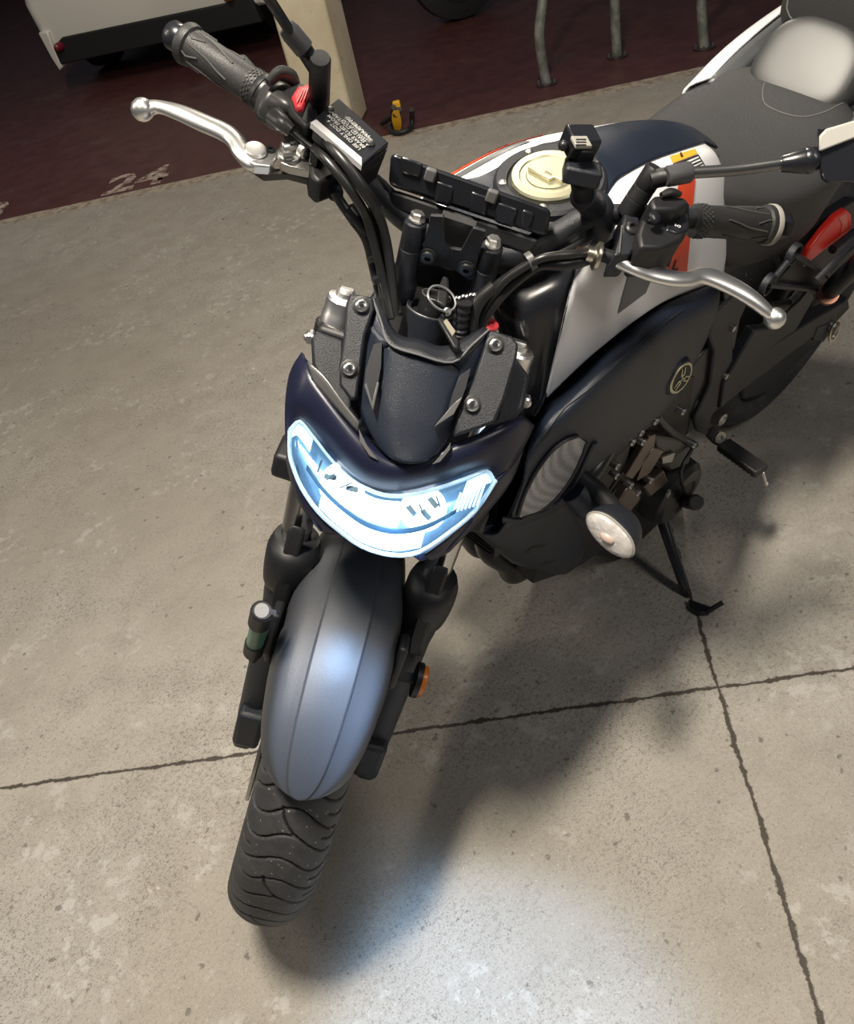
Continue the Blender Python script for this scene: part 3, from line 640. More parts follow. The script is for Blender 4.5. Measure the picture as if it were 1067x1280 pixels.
# ---- instrument cluster
qm = [f(488, 190, d=.915), f(690, 262, d=.930), f(683, 297, d=.945), f(485, 232, d=.940)]
dn = nrm(f(590, 240, d=1.0)-f(590, 240, d=.9))
def rr4(q, r=.12, n=4):
    out = []
    for i in range(4):
        p, a, c = q[i], q[i-1], q[(i+1) % 4]
        A = p+(a-p)*(r if i % 2 else r*.35)*1.; Cc = p+(c-p)*(r*.35 if i % 2 else r)
        A = p+nrm(a-p)*.008; Cc = p+nrm(c-p)*.008
        for k in range(n+1):
            t = k/n; out.append((1-t)**2*A+2*t*(1-t)*p+t*t*Cc)
    return out
me_ = F_(MB().prism(rr4(qm), dn*.055), 'instrument_cluster', GLOSSB, bev=.004)
for a0, a1, b0, b1 in ((.06, .20, .0, .5), (.28, .40, .35, 1.05), (.50, .62, .3, 1.0), (.66, .80, .35, 1.05), (.82, .90, .3, 1.0)):
    P = lambda a, t: qm[0]*(1-a)*(1-t)+qm[1]*a*(1-t)+qm[2]*a*t+qm[3]*(1-a)*t
    F_(MB().prism([P(a0, b0)-dn*.003, P(a1, b0)-dn*.003, P(a1-.01, b1)-dn*.003, P(a0+.01, b1)-dn*.003], dn*.03), 'cluster_rib', GLOSSB, me_, bev=.003)
for a, t in ((.25, .25), (.63, .25)):
    P = lambda a, t: qm[0]*(1-a)*(1-t)+qm[1]*a*(1-t)+qm[2]*a*t+qm[3]*(1-a)*t
    F_(MB().box(P(a, t)-dn*.002, (.012, .014, .008), X=nrm(qm[1]-qm[0]), Y=nrm(qm[3]-qm[0])), 'cluster_button', mat('grey_button', (.12, .12, .12), .3), me_, bev=.002)
ql = [f(486, 236, d=.945), f(676, 300, d=.950), f(661, 320, d=.962), f(488, 262, d=.955)]
F_(MB().prism(rr4(ql), dn*.05), 'cluster_backing', BLK, me_, bev=.004)
# ---- cluster bracket and bar risers
UB = [(537, 270), (554, 271), (556, 304), (563, 311), (576, 313), (591, 285), (607, 290), (598, 318), (594, 349), (585, 351), (578, 345), (567, 337), (540, 333), (524, 334), (520, 328), (525, 316), (533, 296)]
br = F_(MB().prism([f(u, v, x=-.315) for u, v in UB], (-.005, 0, 0)), 'cluster_bracket', PLA, bev=.001)
for (u, v) in ((535, 320), (583, 335)):
    F_(MB().lathe(f(u, v, x=-.315), (1, 0, 0), [(0, .0105), (.002, .0105), (.0025, .008), (.005, .0075), (.005, .0035), (.002, .003)], 20), 'bracket_bolt', DARKM, br)
F_(MB().prism([f(u, v, x=-.335) for u, v in [(552, 270), (594, 284), (580, 316), (552, 308)]], (-.01, 0, 0)), 'bracket_backplate', mat('grey_moulding', (.05, .05, .05), .4), br)
F_(MB().prism([f(u, v, x=-.34) for u, v in [(508, 345), (520, 322), (600, 345), (602, 375), (560, 368), (520, 360)]], (-.04, 0, 0)), 'steering_head_cover', BLK, bev=.004)
for (u0, v0, u1, v1) in ((521, 272, 499, 372), (616, 303, 594, 392)):
    top = f(u0, v0, z=1.025); bot = f(u1, v1, z=.93)
    rs = F_(MB().lathe(bot, top-bot, [(0, .0165), (.022, .0165), (.028, .0125), (.062, .0125), (.0625, .0118), (.0635, .0125), (np.linalg.norm(top-bot)-.006, .0125), (np.linalg.norm(top-bot)-.004, .011)], 28), 'bar_riser', PLA)
    d_ = nrm(top-bot); F_(MB().lathe(top-d_*.004, d_, [(0, .0078), (.009, .0078), (.0105, .0062)], 6), 'riser_nut', ALU, rs)
    F_(MB().lathe(top-d_*.003, d_, [(0, .0095), (.002, .0095)], 20), 'riser_washer', ALU, rs)

# ---- handlebar
bar = [f(300, 80, z=1.052), f(335, 120, z=1.050), f(385, 165, z=1.045), f(425, 205, z=1.035), V(-.372, -.11, 1.012), V(-.358, -.06, .992), V(-.355, 0, .988), f(636, 318, z=.995), f(690, 296, z=1.012), f(735, 272, z=1.035), f(790, 268, z=1.048), f(850, 272, z=1.050), f(900, 276, z=1.049)]
F_(MB().tube(bar, [.011, .011, .011, .0115, .0135, .0142, .0142, .0142, .0138, .0125, .011, .011, .011], 20, 6), 'handlebar', PLA)
def grip(pi, po, capend, mirror):
    d = nrm(po-pi); L = np.linalg.norm(po-pi)
    m = MB(); m.lathe(pi, d, [(0, .0182), (.014, .0185), (.016, .0178), (.05, .0182), (L-.012, .0190), (L-.010, .0218), (L-.003, .0228), (L, .0218), (L, .015)], 40)
    gr = F_(m, 'grip', RUB)
    a = nrm(np.cross(d, (0, 0, 1))); c = np.cross(d, a)
    def on_g(t, th, r=.0171): return pi+d*t+(a*math.cos(th)+c*math.sin(th))*(r+.0006*(t/L))
    for k in range(6):
        th = k*math.pi/3+.2
        F_(MB().tube([on_g(t, th+w_, .0184) for t, w_ in ((.035, -.05), (.05, .15), (.065, .38), (.09, .55))], .0010, 6, 4), 'grip_rib', mat('rib_rubber', (.07, .07, .07), .4), gr)
        F_(MB().tube([on_g(t, th+w_, .0187) for t, w_ in ((.075, .1), (.09, -.15), (.105, .2))], .0010, 6, 1), 'grip_rib', mat('rib_rubber', (.07, .07, .07), .4), gr)
    kn = MB()
    for i in range(22):
        for j in range(4):
            th = 2*math.pi*(i+.5*(j % 2))/22; kn.box(on_g(.003+.0033*j, th, .0184), (.0020, .0020, .0020), X=d+np.cross(nrm(on_g(0, th)-pi), d)*.9, Y=np.cross(d, nrm(on_g(0, th)-pi)))
    kk = F_(kn, 'knurled_band', mat('knurl_rubber', (.05, .05, .05), .5), gr); tag(kk, kind='stuff')
    F_(MB().lathe(po, nrm(capend-po), [(0, .013), (.004, .0155), (np.linalg.norm(capend-po)-.003, .0155), (np.linalg.norm(capend-po), .0135)], 6 if mirror else 24), 'bar_end', GLOSSB)
    return gr
grip(f(327, 115, z=1.050), f(232, 53, z=1.048), f(213, 42, z=1.047), False)
gl_ = grip(f(866, 276, z=1.050), f(962, 281, z=1.048), f(985, 284, z=1.047), True)
pl = f(958, 281, z=1.048); dl_ = nrm(f(962, 281, z=1.048)-f(866, 276, z=1.050))
F_(MB().lathe(pl, dl_, [(0, .0226), (.0015, .0236), (.006, .0236), (.0075, .0224)], 36), 'grip_flange', GREYPL, gl_)
# ---- right hand controls: twist-grip housing, cables, kill switch
hc = f(342, 128, z=1.050); hd = nrm(f(420, 195, z=1.04)-f(327, 115, z=1.05))
th_ = F_(MB().lathe(f(324, 112, z=1.05), hd, [(0, .019), (.003, .021), (.008, .0215), (.009, .0205), (.016, .0205)], 32), 'throttle_collar', DARKM)
m = MB().loft([[f(u, v, z=z) for u, v, z in s_] for s_ in (
    [(318, 142, 1.045), (322, 118, 1.062), (334, 102, 1.068), (348, 100, 1.062), (344, 112, 1.03), (330, 140, 1.02)],
    [(322, 150, 1.045), (330, 124, 1.066), (346, 106, 1.074), (362, 108, 1.066), (358, 124, 1.03), (340, 150, 1.02)],
    [(332, 156, 1.045), (342, 134, 1.062), (358, 120, 1.070), (372, 124, 1.062), (368, 138, 1.03), (350, 156, 1.02)])], 4, nv=3)
F_(m, 'throttle_housing', mat('housing_grey_black', (.045, .045, .045), .35), th_, smooth=70)
for (a, c2, r0_, r1_) in (((346, 128), (372, 142), .0125, .0070), ((344, 148), (364, 164), .0115, .0066)):
    F_(MB().tube([f(*a, z=1.062), f((a[0]+c2[0])/2, (a[1]+c2[1])/2, z=1.066), f(*c2, z=1.064)], [r0_, (r0_+r1_)/2, r1_], 16, 5), 'cable_boot', mat('housing_grey_black', (.045, .045, .045), .35), th_)
F_(MB().tube([f(372, 141, z=1.064), f(392, 158, z=1.062), f(404, 168, z=1.06)], .0034, 10, 4), 'throttle_cable', HOSE, th_)
F_(MB().tube([f(364, 163, z=1.064), f(380, 177, z=1.06), f(392, 186, z=1.058)], .0034, 10, 4), 'throttle_cable', HOSE, th_)
F_(MB().tube([f(335, 104, z=1.08), f(348, 92, z=1.085), f(362, 95, z=1.08), f(370, 106, z=1.07)], [.004, .006, .006, .004], 12, 5, flat=1.3), 'cable_guide', mat('housing_grey_black', (.045, .045, .045), .35), th_)
sw = F_(MB().prism([f(u, v, z=1.075) for u, v in [(352, 112), (374, 100), (396, 112), (398, 150), (384, 160), (362, 140)]], (0, 0, -.045)), 'right_switch_housing', BLK, bev=.005)
F_(MB().prism([f(u, v, z=1.080) for u, v in [(365, 118), (372, 107), (388, 104), (389, 112), (379, 136), (370, 134)]], (0, 0, -.02)), 'kill_switch', KILLR, sw, bev=.003)
for k in range(3): F_(MB().tube([f(371+k*4.5, 128-k*1.5, z=1.0815), f(380+k*2.4, 110, z=1.0815)], .0006, 5), 'switch_rib', mat('pale_red_line', (.8, .3, .3), .4), sw)
# ---- right mirror stalk
rt_ = f(400, 72, z=1.135); rb_ = f(398, 150, z=1.048)
rm = F_(MB().lathe(rb_, rt_-rb_, [(0, .012), (.02, .0112), (.0205, .0105), (.0215, .0112), (np.linalg.norm(rt_-rb_)-.003, .0108), (np.linalg.norm(rt_-rb_), .0096)], 32), 'right_mirror_stalk', BLK)
F_(MB().tube([f(396, 88, z=1.12), f(384, 68, z=1.125), f(376, 56, z=1.135)], [.008, .0085, .008], 14, 4), 'stalk_elbow', BLK, rm)
F_(MB().lathe(f(381, 62, z=1.135), f(361, 38, z=1.15)-f(381, 62, z=1.135), [(0, .0085), (.001, .0100), (.020, .0100), (.026, .0085)], 24), 'stalk_sleeve', mat('worn_rubber_sleeve', (.06, .06, .065), .5), rm)
F_(MB().tube([f(364, 42, z=1.15), f(345, 12, z=1.17), f(325, -18, z=1.20)], .0052, 14, 4), 'mirror_rod', BLK, rm)
mr_c = f(225, -150, z=1.26)
F_(MB().loft([[mr_c+V(.0+t, y_, z_)*V(1, 1, 1) for y_, z_ in ((-.07*k, -.03*k), (-.075*k, .02*k), (.0, .038*k), (.075*k, .03*k), (.08*k, -.02*k), (.02, -.038*k))] for t, k in ((.02, .6), (.012, .95), (-.012, 1.0), (-.016, .96))], 3, nv=4), 'right_mirror', GLOSSB, smooth=60)
# ---- brake reservoir
LID = [(388, 152), (423, 122), (486, 178), (452, 206)]
lid = [f(u, v, z=1.088) for u, v in LID]
rd = F_(MB().prism([f(u, v, z=1.083) for u, v in [(390, 158), (424, 128), (484, 184), (452, 210)]][:4], V(.0, .0, -.016)), 'brake_reservoir', BLK, bev=.003)
ld = F_(MB().prism(lid, V(0, 0, -.007)), 'reservoir_lid', GLOSSB, rd, bev=.0015)
F_(MB().prism([f(u, v, z=1.0885) for u, v in [(388, 153), (395, 149), (452, 197), (452, 207)]], (0, 0, -.006)), 'lid_bevel', mat('pale_lid_edge', (.50, .49, .50), .3), ld)  # pale strip along one long side of the lid
F_(MB().loft([[f(u, v, z=z) for u, v, z in s_] for s_ in ([(453, 211, 1.072), (484, 186, 1.072), (430, 140, 1.068), (410, 165, 1.068)], [(452, 238, 1.035), (470, 222, 1.035), (440, 190, 1.035), (428, 205, 1.035)])], 1), 'reservoir_body', BLK, rd)
lz = f(420, 165, z=1.089); X_ = nrm(f(486, 178, z=1.089)-f(423, 122, z=1.089)); Y_ = nrm(f(423, 122, z=1.089)-f(388, 152, z=1.089))
zt = 1.0892
def lidtext(txt, u, v, size):
    return MB().text(txt, f(u, v, z=zt), -X_, -Y_, size, depth=.0, bold=.012, spacing=.95)
for txt, u, v, s_ in (('WARNING', 464, 171, .0072), ('CLEAN FILLER CAP\nBEFORE REMOVING.', 462, 177, .0046), ('USE ONLY DOT 4\nBRAKE FLUID FROM\nA SEALED CONTAINER', 452, 186, .0062)):
    mm = lidtext(txt, u, v, s_); F_(mm, 'lid_print', TXTG, ld, smooth=180)
for (u, v) in ((412, 137), (463, 180)):
    s__ = F_(MB().lathe(f(u, v, z=1.088), (0, 0, 1), [(0, .0046), (.0012, .0046), (.0016, .0038)], 20), 'lid_screw', DARKM, ld)
    F_(MB().box(f(u, v, z=1.0898), (.0052, .0012, .0006)), 'screw_slot', BLK, ld); F_(MB().box(f(u, v, z=1.0898), (.0012, .0052, .0006)), 'screw_slot', BLK, ld)
# ---- brake lever and perch
pp = F_(MB().prism([f(u, v, z=1.045) for u, v in [(384, 184), (400, 176), (424, 192), (432, 212), (414, 222), (398, 228), (388, 218)]], (0, 0, -.03)), 'brake_perch', BLK, bev=.004)
def lever(pts, name, par=None):
    m = MB(); secs = []
    P = [p for p, *_ in pts]; D = np.gradient(np.array(P), axis=0)
    for (p, w_, h_), d in zip(pts, D):
        d = nrm(d); s_ = nrm(np.cross((0, 0, 1), d)); w_, h_ = w_*1.25, h_*1.25; secs.append([p+s_*w_*math.cos(a)+V(0, 0, 1)*h_*math.sin(a) for a in np.linspace(0, 2*math.pi, 14, endpoint=False)])
    m.loft(secs, 5); return m
lv = [(f(178, 137, z=1.022), .004, .004), (f(186, 136, z=1.023), .0075, .0065), (f(200, 134, z=1.026), .0065, .005), (f(225, 141, z=1.029), .0085, .0055), (f(255, 154, z=1.032), .0095, .006), (f(280, 165, z=1.034), .0095, .006), (f(294, 176, z=1.035), .0085, .006), (f(303, 190, z=1.035), .009, .0055), (f(316, 200, z=1.034), .012, .006), (f(336, 204, z=1.033), .008, .005)]
bl_ = F_(lever(lv, 'brake_lever'), 'brake_lever', ALU, smooth=60)
F_(MB().sphere(f(178, 137, z=1.022), .0122), 'lever_ball', ALU, bl_, smooth=180)
F_(MB().prism([f(u, v, z=1.040) for u, v in [(306, 178), (326, 182), (348, 186), (346, 198), (338, 208), (318, 206), (304, 198)]], (0, 0, -.012)), 'lever_knuckle', ALU, bl_, bev=.002)
F_(MB().lathe(f(319, 189, z=1.041), (0, 0, 1), [(0, .0115), (.003, .0115), (.004, .0105), (.0042, .009)], 32), 'adjuster_dial', ALU, bl_)
F_(MB().lathe(f(338, 188, z=1.040), (0, 0, 1), [(0, .0052), (.0015, .0052), (.0015, .003), (.0, .003)], 18), 'lever_pin', DARKM, bl_)
F_(MB().lathe(f(361, 196, z=1.040), (0, 0, 1), [(0, .0130), (.004, .0130), (.005, .0115)], 28).prism([f(u, v, z=1.041) for u, v in [(362, 184), (392, 200), (390, 214), (362, 208), (350, 203)]], (0, 0, -.010)), 'lever_pivot_plate', ALUM, bl_, bev=.001)
F_(MB().lathe(f(360, 197, z=1.0455), (0, 0, 1), [(0, .0055), (.0018, .0055), (.0018, .0045)], 20), 'pivot_screw', mat('dull_pin', (.25, .25, .24), .4, metal=.8), bl_)
F_(MB().box(f(360, 197, z=1.0475), (.008, .0014, .0006), X=V(.5, -.7, 0)), 'pivot_slot', BLK, bl_)
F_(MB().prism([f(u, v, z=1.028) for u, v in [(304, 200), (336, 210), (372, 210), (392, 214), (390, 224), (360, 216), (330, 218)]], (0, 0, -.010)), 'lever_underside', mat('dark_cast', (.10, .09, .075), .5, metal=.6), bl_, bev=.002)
F_(MB().cyl(f(352, 185, z=1.045), f(372, 182, z=1.045), .006, ch=.001), 'push_rod_nut', ALU, bl_)
F_(MB().cyl(f(376, 185, z=1.048), f(384, 192, z=1.048), .0085, ch=.002), 'lever_bush', ALU, bl_)
bj = F_(MB().lathe(f(419, 241, z=1.02), f(415, 239, z=1.045)-f(419, 241, z=1.02), [(0, .009), (.010, .009), (.012, .0075), (.012, .004), (.008, .004)], 20), 'banjo_bolt', DARKM)
# ---- cables and hoses falling from the right hand side
def hose(name, pts, r, mt=None, seg=12, label=None):
    return F_(MB().tube([f(u, v, z=z) for u, v, z in pts], r, seg, 8), name, mt or HOSE, label=label)
hose('throttle_hose', [(402, 168, 1.072), (414, 184, 1.080), (434, 207, 1.078), (454, 236, 1.064), (470, 262, 1.040), (482, 300, 1.01), (489, 345, .98), (494, 395, .95)], [.0034, .0055, .0060, .0062, .0060, .0055, .0052, .0052])
hose('throttle_hose', [(392, 186, 1.064), (404, 196, 1.072), (424, 219, 1.068), (443, 245, 1.054), (458, 272, 1.03), (470, 315, 1.0), (481, 360, .97), (489, 398, .95)], [.0034, .0048, .005, .005, .005, .0048, .0046, .0046])
hose('brake_hose', [(418, 240, 1.03), (428, 256, 1.02), (442, 276, 1.01), (458, 300, 1.0), (468, 340, .97), (478, 385, .945)], .0055)
hose('wiring_sleeve', [(437, 262, 1.02), (455, 285, 1.01), (472, 312, .99), (478, 350, .97), (486, 400, .945)], .0065)
hose('wiring_sleeve', [(462, 270, 1.02), (476, 300, 1.0), (486, 340, .975), (497, 392, .95)], .0058)
for (u, v, z, r_) in ((437, 258, 1.02, .008), (443, 270, 1.015, .0085), (470, 262, 1.036, .008), (462, 262, 1.03, .0105), (466, 318, .99, .0085), (472, 345, .975, .0085)):
    F_(MB().lathe(f(u, v, z=z), nrm(f(u+6, v+12, z=z-.008)-f(u, v, z=z)), [(0, r_), (.006, r_)], 20), 'cable_tie', BLK)
F_(MB().prism([f(u, v, z=1.066) for u, v in [(401, 163), (408, 170), (398, 190), (388, 184)]], (0, 0, -.02)), 'cable_clip', GLOSSB, bev=.001)
# ---- left hand controls
ls = F_(MB().prism([f(u, v, z=1.078) for u, v in [(806, 264), (820, 248), (858, 248), (863, 255), (862, 284), (853, 300), (826, 310), (801, 309), (797, 292)]], (0, 0, -.045)), 'left_switch_housing', BLK, bev=.004)
F_(MB().prism([f(u, v, z=1.098) for u, v in [(812, 250), (818, 244), (838, 242), (858, 247), (862, 256), (846, 262), (818, 262)]], (0, 0, -.03)), 'switch_cap', BLK, ls, bev=.004)
F_(MB().prism([f(u, v, z=1.080) for u, v in [(832, 276), (838, 264), (860, 266), (862, 288), (846, 292), (832, 288)]], (0, 0, -.02)), 'dip_switch', GLOSSB, ls, bev=.003)
ic_ = f(848.5, 283, z=1.0815); m = MB()
m.tube([ic_+V(*p) for p in ((0, -.0026, 0), (.0014, -.0010, 0), (.0014, .0008, 0), (0, .0016, 0), (-.0014, .0008, 0), (-.0014, -.0010, 0), (0, -.0026, 0))], .0004, 5, 2)
F_(m, 'headlight_symbol', LTXT, ls)
for k in range(3): F_(MB().tube([ic_+V(-.0013+k*.0013, -.0032, 0), ic_+V(-.0013+k*.0013, -.0052, 0)], .0003, 5), 'symbol_ray', LTXT, ls)
F_(MB().tube([f(826, 244, z=1.102), f(838, 240, z=1.104), f(850, 243, z=1.102)], [.003, .0045, .003], 10, 4), 'horn_switch', DARKM, ls)
F_(MB().lathe(f(816, 273, z=1.09), (.4, .2, .8), [(0, .0065), (.004, .0065), (.005, .005)], 20), 'indicator_button', GLOSSB, ls)
# clutch perch
cp = F_(MB().prism([f(u, v, z=1.062) for u, v in [(781, 262), (800, 272), (800, 302), (788, 318), (768, 318), (776, 290)]], (0, 0, -.035)), 'clutch_perch', PLA, bev=.003)
F_(bolt(MB(), f(789, 287, z=1.062), (.2, .1, 1), .0088, .005), 'perch_bolt', DARKM, cp)
F_(MB().tube([f(774, 315, z=1.064), f(777, 282, z=1.064)], .0009, 6), 'perch_edge', mat('bright_edge', (.45, .45, .46), .3, metal=.8), cp)  # thin bright line down one side of the perch
F_(MB().cyl(f(752, 318, z=1.045), f(776, 326, z=1.045), .0075), 'adjuster_barrel', BLK, cp)
cl = [(f(770, 326, z=1.046), .006, .006), (f(790, 333, z=1.045), .009, .0055), (f(812, 341, z=1.040), .0095, .0055), (f(840, 348, z=1.038), .0085, .0055), (f(860, 349, z=1.036), .0075, .0055), (f(872, 345, z=1.035), .008, .0055), (f(890, 347, z=1.033), .0105, .006), (f(915, 358, z=1.030), .0105, .006), (f(938, 372, z=1.027), .0095, .006), (f(955, 386, z=1.022), .0075, .0055), (f(966, 396, z=1.018), .005, .004)]
cv = F_(lever(cl, 'clutch_lever'), 'clutch_lever', ALU, smooth=60)
F_(MB().sphere(f(968, 398, z=1.016), .0125), 'lever_ball', ALU, cv, smooth=180)
ac = f(742, 319, z=1.045); ad = nrm(f(742, 319, z=1.045)-f(780, 329, z=1.046))
aw = F_(MB().lathe(ac-ad*.006, ad, [(0, .0148), (.002, .0155), (.004, .0155), (.006, .0125), (.007, .0085), (.014, .0085), (.015, .006), (.019, .006)], 28), 'adjuster_wheel', mat('tinted_zinc', (.62, .57, .47), .3, metal=1.))
F_(MB().cyl(ac+ad*.012, ac+ad*.020, .0048, seg=6), 'adjuster_screw', mat('brass_tip', (.5, .3, .15), .3, metal=1.), aw)
# clutch cable and loom
hose('clutch_cable', [(734, 316, 1.047), (712, 318, 1.05), (680, 322, 1.045), (655, 334, 1.03), (630, 352, 1.01), (610, 380, .98), (598, 410, .955), (590, 430, .935)], .0046)
hose('wiring_loom', [(770, 300, 1.03), (740, 322, 1.035), (705, 330, 1.035), (675, 332, 1.03), (648, 350, 1.01), (625, 372, .99), (606, 398, .965), (596, 428, .94)], [.004, .006, .0075, .006, .0055, .0055, .0055, .0055])
hose('wiring_loom', [(735, 300, 1.02), (700, 318, 1.03), (668, 326, 1.025), (640, 342, 1.01), (615, 362, .985), (600, 390, .96)], .0045)
F_(MB().lathe(f(664, 326, z=1.034), nrm(f(655, 331, z=1.03)-f(664, 326, z=1.034)), [(-.002, .0105), (.005, .0105)], 20), 'cable_tie', mat('grey_tie', (.09, .09, .09), .4))
m = MB(); P_ = cr(np.array([f(580, 378, z=.985), f(577, 395, z=.97), f(575, 412, z=.955), f(573, 424, z=.945)]), 8)
m.tube(list(P_), [(.0092 if i % 4 < 2 else .0078) for i in range(len(P_))], 16, 1, smooth=False); F_(m, 'corrugated_boot', BLK)
hose('ignition_loom', [(594, 425, .945), (590, 400, .965), (600, 375, .985), (618, 358, 1.0)], .0075)
m = MB().prism([f(u, v, z=.93) for u, v in [(598, 392), (612, 378), (624, 418), (612, 424), (600, 420)]], (0, 0, -.003)); stk = F_(m, 'caution_sticker', mat('beige_sticker', (.35, .31, .27), .5))
F_(MB().lathe(f(613, 406, z=.931), (0, 0, 1), [(0, .0095), (.0008, .0095), (.0008, .005), (0, .005)], 28), 'sticker_ring', mat('sticker_red', (.45, .03, .04), .5), stk)
# ---- left mirror
lb = f(783, 268, z=1.055); lt = f(821, 210, z=1.108); LL = np.linalg.norm(lt-lb)
lm_ = F_(MB().lathe(lb, lt-lb, [(0, .0125), (.018, .0125), (.0185, .0118), (.0195, .0125), (.032, .0122), (.0325, .0115), (.0335, .0122), (LL-.003, .0125), (LL, .0112)], 32), 'left_mirror_stalk', BLK)
F_(MB().tube([f(812, 226, z=1.10), f(826, 222, z=1.105), f(840, 220, z=1.112)], [.009, .010, .009], 14, 4), 'stalk_elbow', BLK, lm_)
F_(MB().lathe(f(832, 221, z=1.112), f(866, 214, z=1.118)-f(832, 221, z=1.112), [(0, .0085), (.002, .0108), (.026, .0112), (.028, .010)], 24), 'stalk_sleeve', mat('worn_rubber_sleeve', (.06, .06, .065), .5), lm_)
F_(MB().tube([f(862, 216, z=1.118), f(920, 212, z=1.135), f(978, 204, z=1.155)], .0062, 16, 4), 'mirror_rod', mat('satin_dark_rod', (.20, .20, .20), .25, metal=.9), lm_)
mp = f(975, 205, z=1.154); mq = f(1006, 201, z=1.164); md = nrm(mq-mp)
F_(MB().lathe(mp, md, [(0, .0075), (.002, .0085), (.022, .0125), (.024, .0125), (.0265, .0105)], 28), 'ball_joint_cone', GLOSSB, lm_)
F_(MB().sphere(mq+md*.004, .0135), 'ball_joint', GLOSSB, lm_, smooth=180)
def mp_(u, v, d): return f(u, v, d=d)
M0 = [(1021, 166, .875), (1030, 160, .872), (1075, 148, .868), (1150, 140, .862), (1205, 165, .862), (1210, 215, .868), (1150, 235, .88), (1060, 228, .888), (1026, 224, .885)]
back = nrm(f(1040, 190, d=.9)-f(1040, 190, d=1.0))*-1
m = MB().loft([[mp_(u, v, d)+back*.004+ (mp_(1110, 190, .872)-mp_(u, v, d))*.05 for u, v, d in M0], [mp_(u, v, d) +back*.010 for u, v, d in M0], [mp_(u, v, d)+back*.030 for u, v, d in M0], [mp_(u, v, d)+back*.042+(mp_(1110, 190, .872)-mp_(u, v, d))*.15 for u, v, d in M0]], 3, nv=3)
mi_ = F_(m, 'left_mirror', GLOSSB, smooth=50)
F_(MB().prism([mp_(u, v, d)+back*.002 for u, v, d in [(1023, 170, .873), (1032, 161, .871), (1075, 148, .867), (1150, 140, .862), (1150, 160, .862), (1075, 170, .87), (1023, 190, .875)]], back*.006), 'mirror_shell_top', mat('grey_mirror_shell', (.42, .41, .38), .35), mi_, bev=.002)
# ---- phone or camera mount clamped to the bar
pc_ = f(740, 262, z=1.03)
pm_ = F_(MB().tube([f(733, 272, z=1.02), f(742, 258, z=1.045), f(752, 275, z=1.035), f(746, 296, z=1.015)], [.014, .0185, .0165, .012], 20, 5), 'mount_clamp', PLA)
F_(MB().cyl(f(744, 262, z=1.045), f(728, 244, z=1.085), .0145, ch=.002), 'mount_post', PLA, pm_)
F_(MB().cyl(f(728, 246, z=1.080), f(725, 226, z=1.105), .0105, ch=.002), 'mount_neck', BLK, pm_)
F_(MB().box(f(727, 216, z=1.115), (.028, .038, .018), X=V(1, .05, .2), Y=(0, 1, .1)), 'mount_knuckle', PLA, pm_, bev=.003)
hx = nrm(f(742, 168, z=1.14)-f(708, 168, z=1.14)); hy = nrm(f(725, 160, z=1.14)-f(725, 190, z=1.14))
F_(MB().box(f(727, 192, z=1.125), (.020, .020, .02), X=hx, Y=hy), 'mount_stem', BLK, pm_, bev=.002)
hd_ = F_(MB().box(f(725, 177, z=1.135), (.032, .027, .022), X=hx, Y=hy), 'mount_head', GLOSSB, pm_, bev=.0025)
F_(MB().box(f(726, 178, z=1.1465), (.018, .015, .004), X=hx, Y=hy), 'mount_plate', mat('grey_plate_face', (.30, .29, .26), .4), pm_, bev=.001)
for k in (-1, 0, 1): F_(MB().box(f(726, 178, z=1.1485)+hy*.0042*k, (.011, .0016, .001), X=hx, Y=hy), 'plate_slot', BLK, pm_)
F_(MB().sphere(f(704, 182, z=1.135), .0055), 'mount_knob', DARKM, pm_)

# ================================================================== BODY
from mathutils.bvhtree import BVHTree
def tree_of(m): return BVHTree.FromPolygons([Vector(p) for p in m.v], [list(q) for q in m.f])
def on(tree, u, v, off=.0008):
    o = from_world(CAM, 'B'); d = nrm(b(u, v, d=1.)-o); hit = tree.ray_cast(Vector(o), Vector(d))
    if hit[0] is None: return b(u, v, d=1.1)
    n = np.array(hit[1]); n = n if n@d < 0 else -n
    return np.array(hit[0])+n*off
def bg(rows): return [[b(u, v, y=y) for u, v, y in r] for r in rows]
# ---- tank: matt white side covers
side = bg([[(880, 178, .030), (869, 181, .044), (821, 197, .050), (783, 216, .052), (764, 232, .060), (735, 285, .080), (722, 312, .095)],
           [(897, 196, .060), (888, 200, .068), (856, 222, .083), (823, 248, .099), (790, 278, .110), (752, 318, .119), (716, 358, .123)],
           [(909, 240, .080), (905, 252, .090), (882, 288, .112), (848, 320, .128), (806, 350, .136), (758, 380, .136), (700, 428, .130)],
           [(908, 300, .09), (906, 320, .105), (886, 344, .122), (838, 368, .140), (795, 396, .144), (742, 436, .140), (690, 470, .130)],
           [(906, 345, .09), (898, 352, .108), (868, 362, .122), (828, 378, .140), (788, 404, .142), (735, 448, .138), (684, 497, .128)]])
sm_ = MB().patch(side, 6, 6)
tk = B_(sm_, 'tank_side_cover', WHITE, smooth=70, solid=-.004); B_(sm_.mirrored(), 'tank_side_cover', WHITE, smooth=70, solid=.004)
ST = tree_of(sm_)
def decal(poly, name, mt, parent, tree=ST, off=.0012, n=8, **k):
    """a sticker following the surface below it: the outline is a four sided patch"""
    (a0, a1, c1, c0) = [np.array(q, float) for q in poly]; m = MB(); vs = []
    for i in range(n+1):
        for j in range(n+1):
            s, t = i/n, j/n; q = (a0*(1-s)+a1*s)*(1-t)+(c0*(1-s)+c1*s)*t; vs.append(on(tree, q[0], q[1], off))
    m.add(vs, [(i*(n+1)+j, i*(n+1)+j+1, (i+1)*(n+1)+j+1, (i+1)*(n+1)+j) for i in range(n) for j in range(n)])
    o = B_(m, name, mt, parent, smooth=180, **k); return m, o
dm, _ = decal([(848, 226), (868, 222), (856, 356), (820, 352)], 'orange_stripe', ORANGE, tk)
decal([(836, 196), (868, 187), (871, 193), (840, 205)], 'warning_header', LABO, tk, off=.0014)
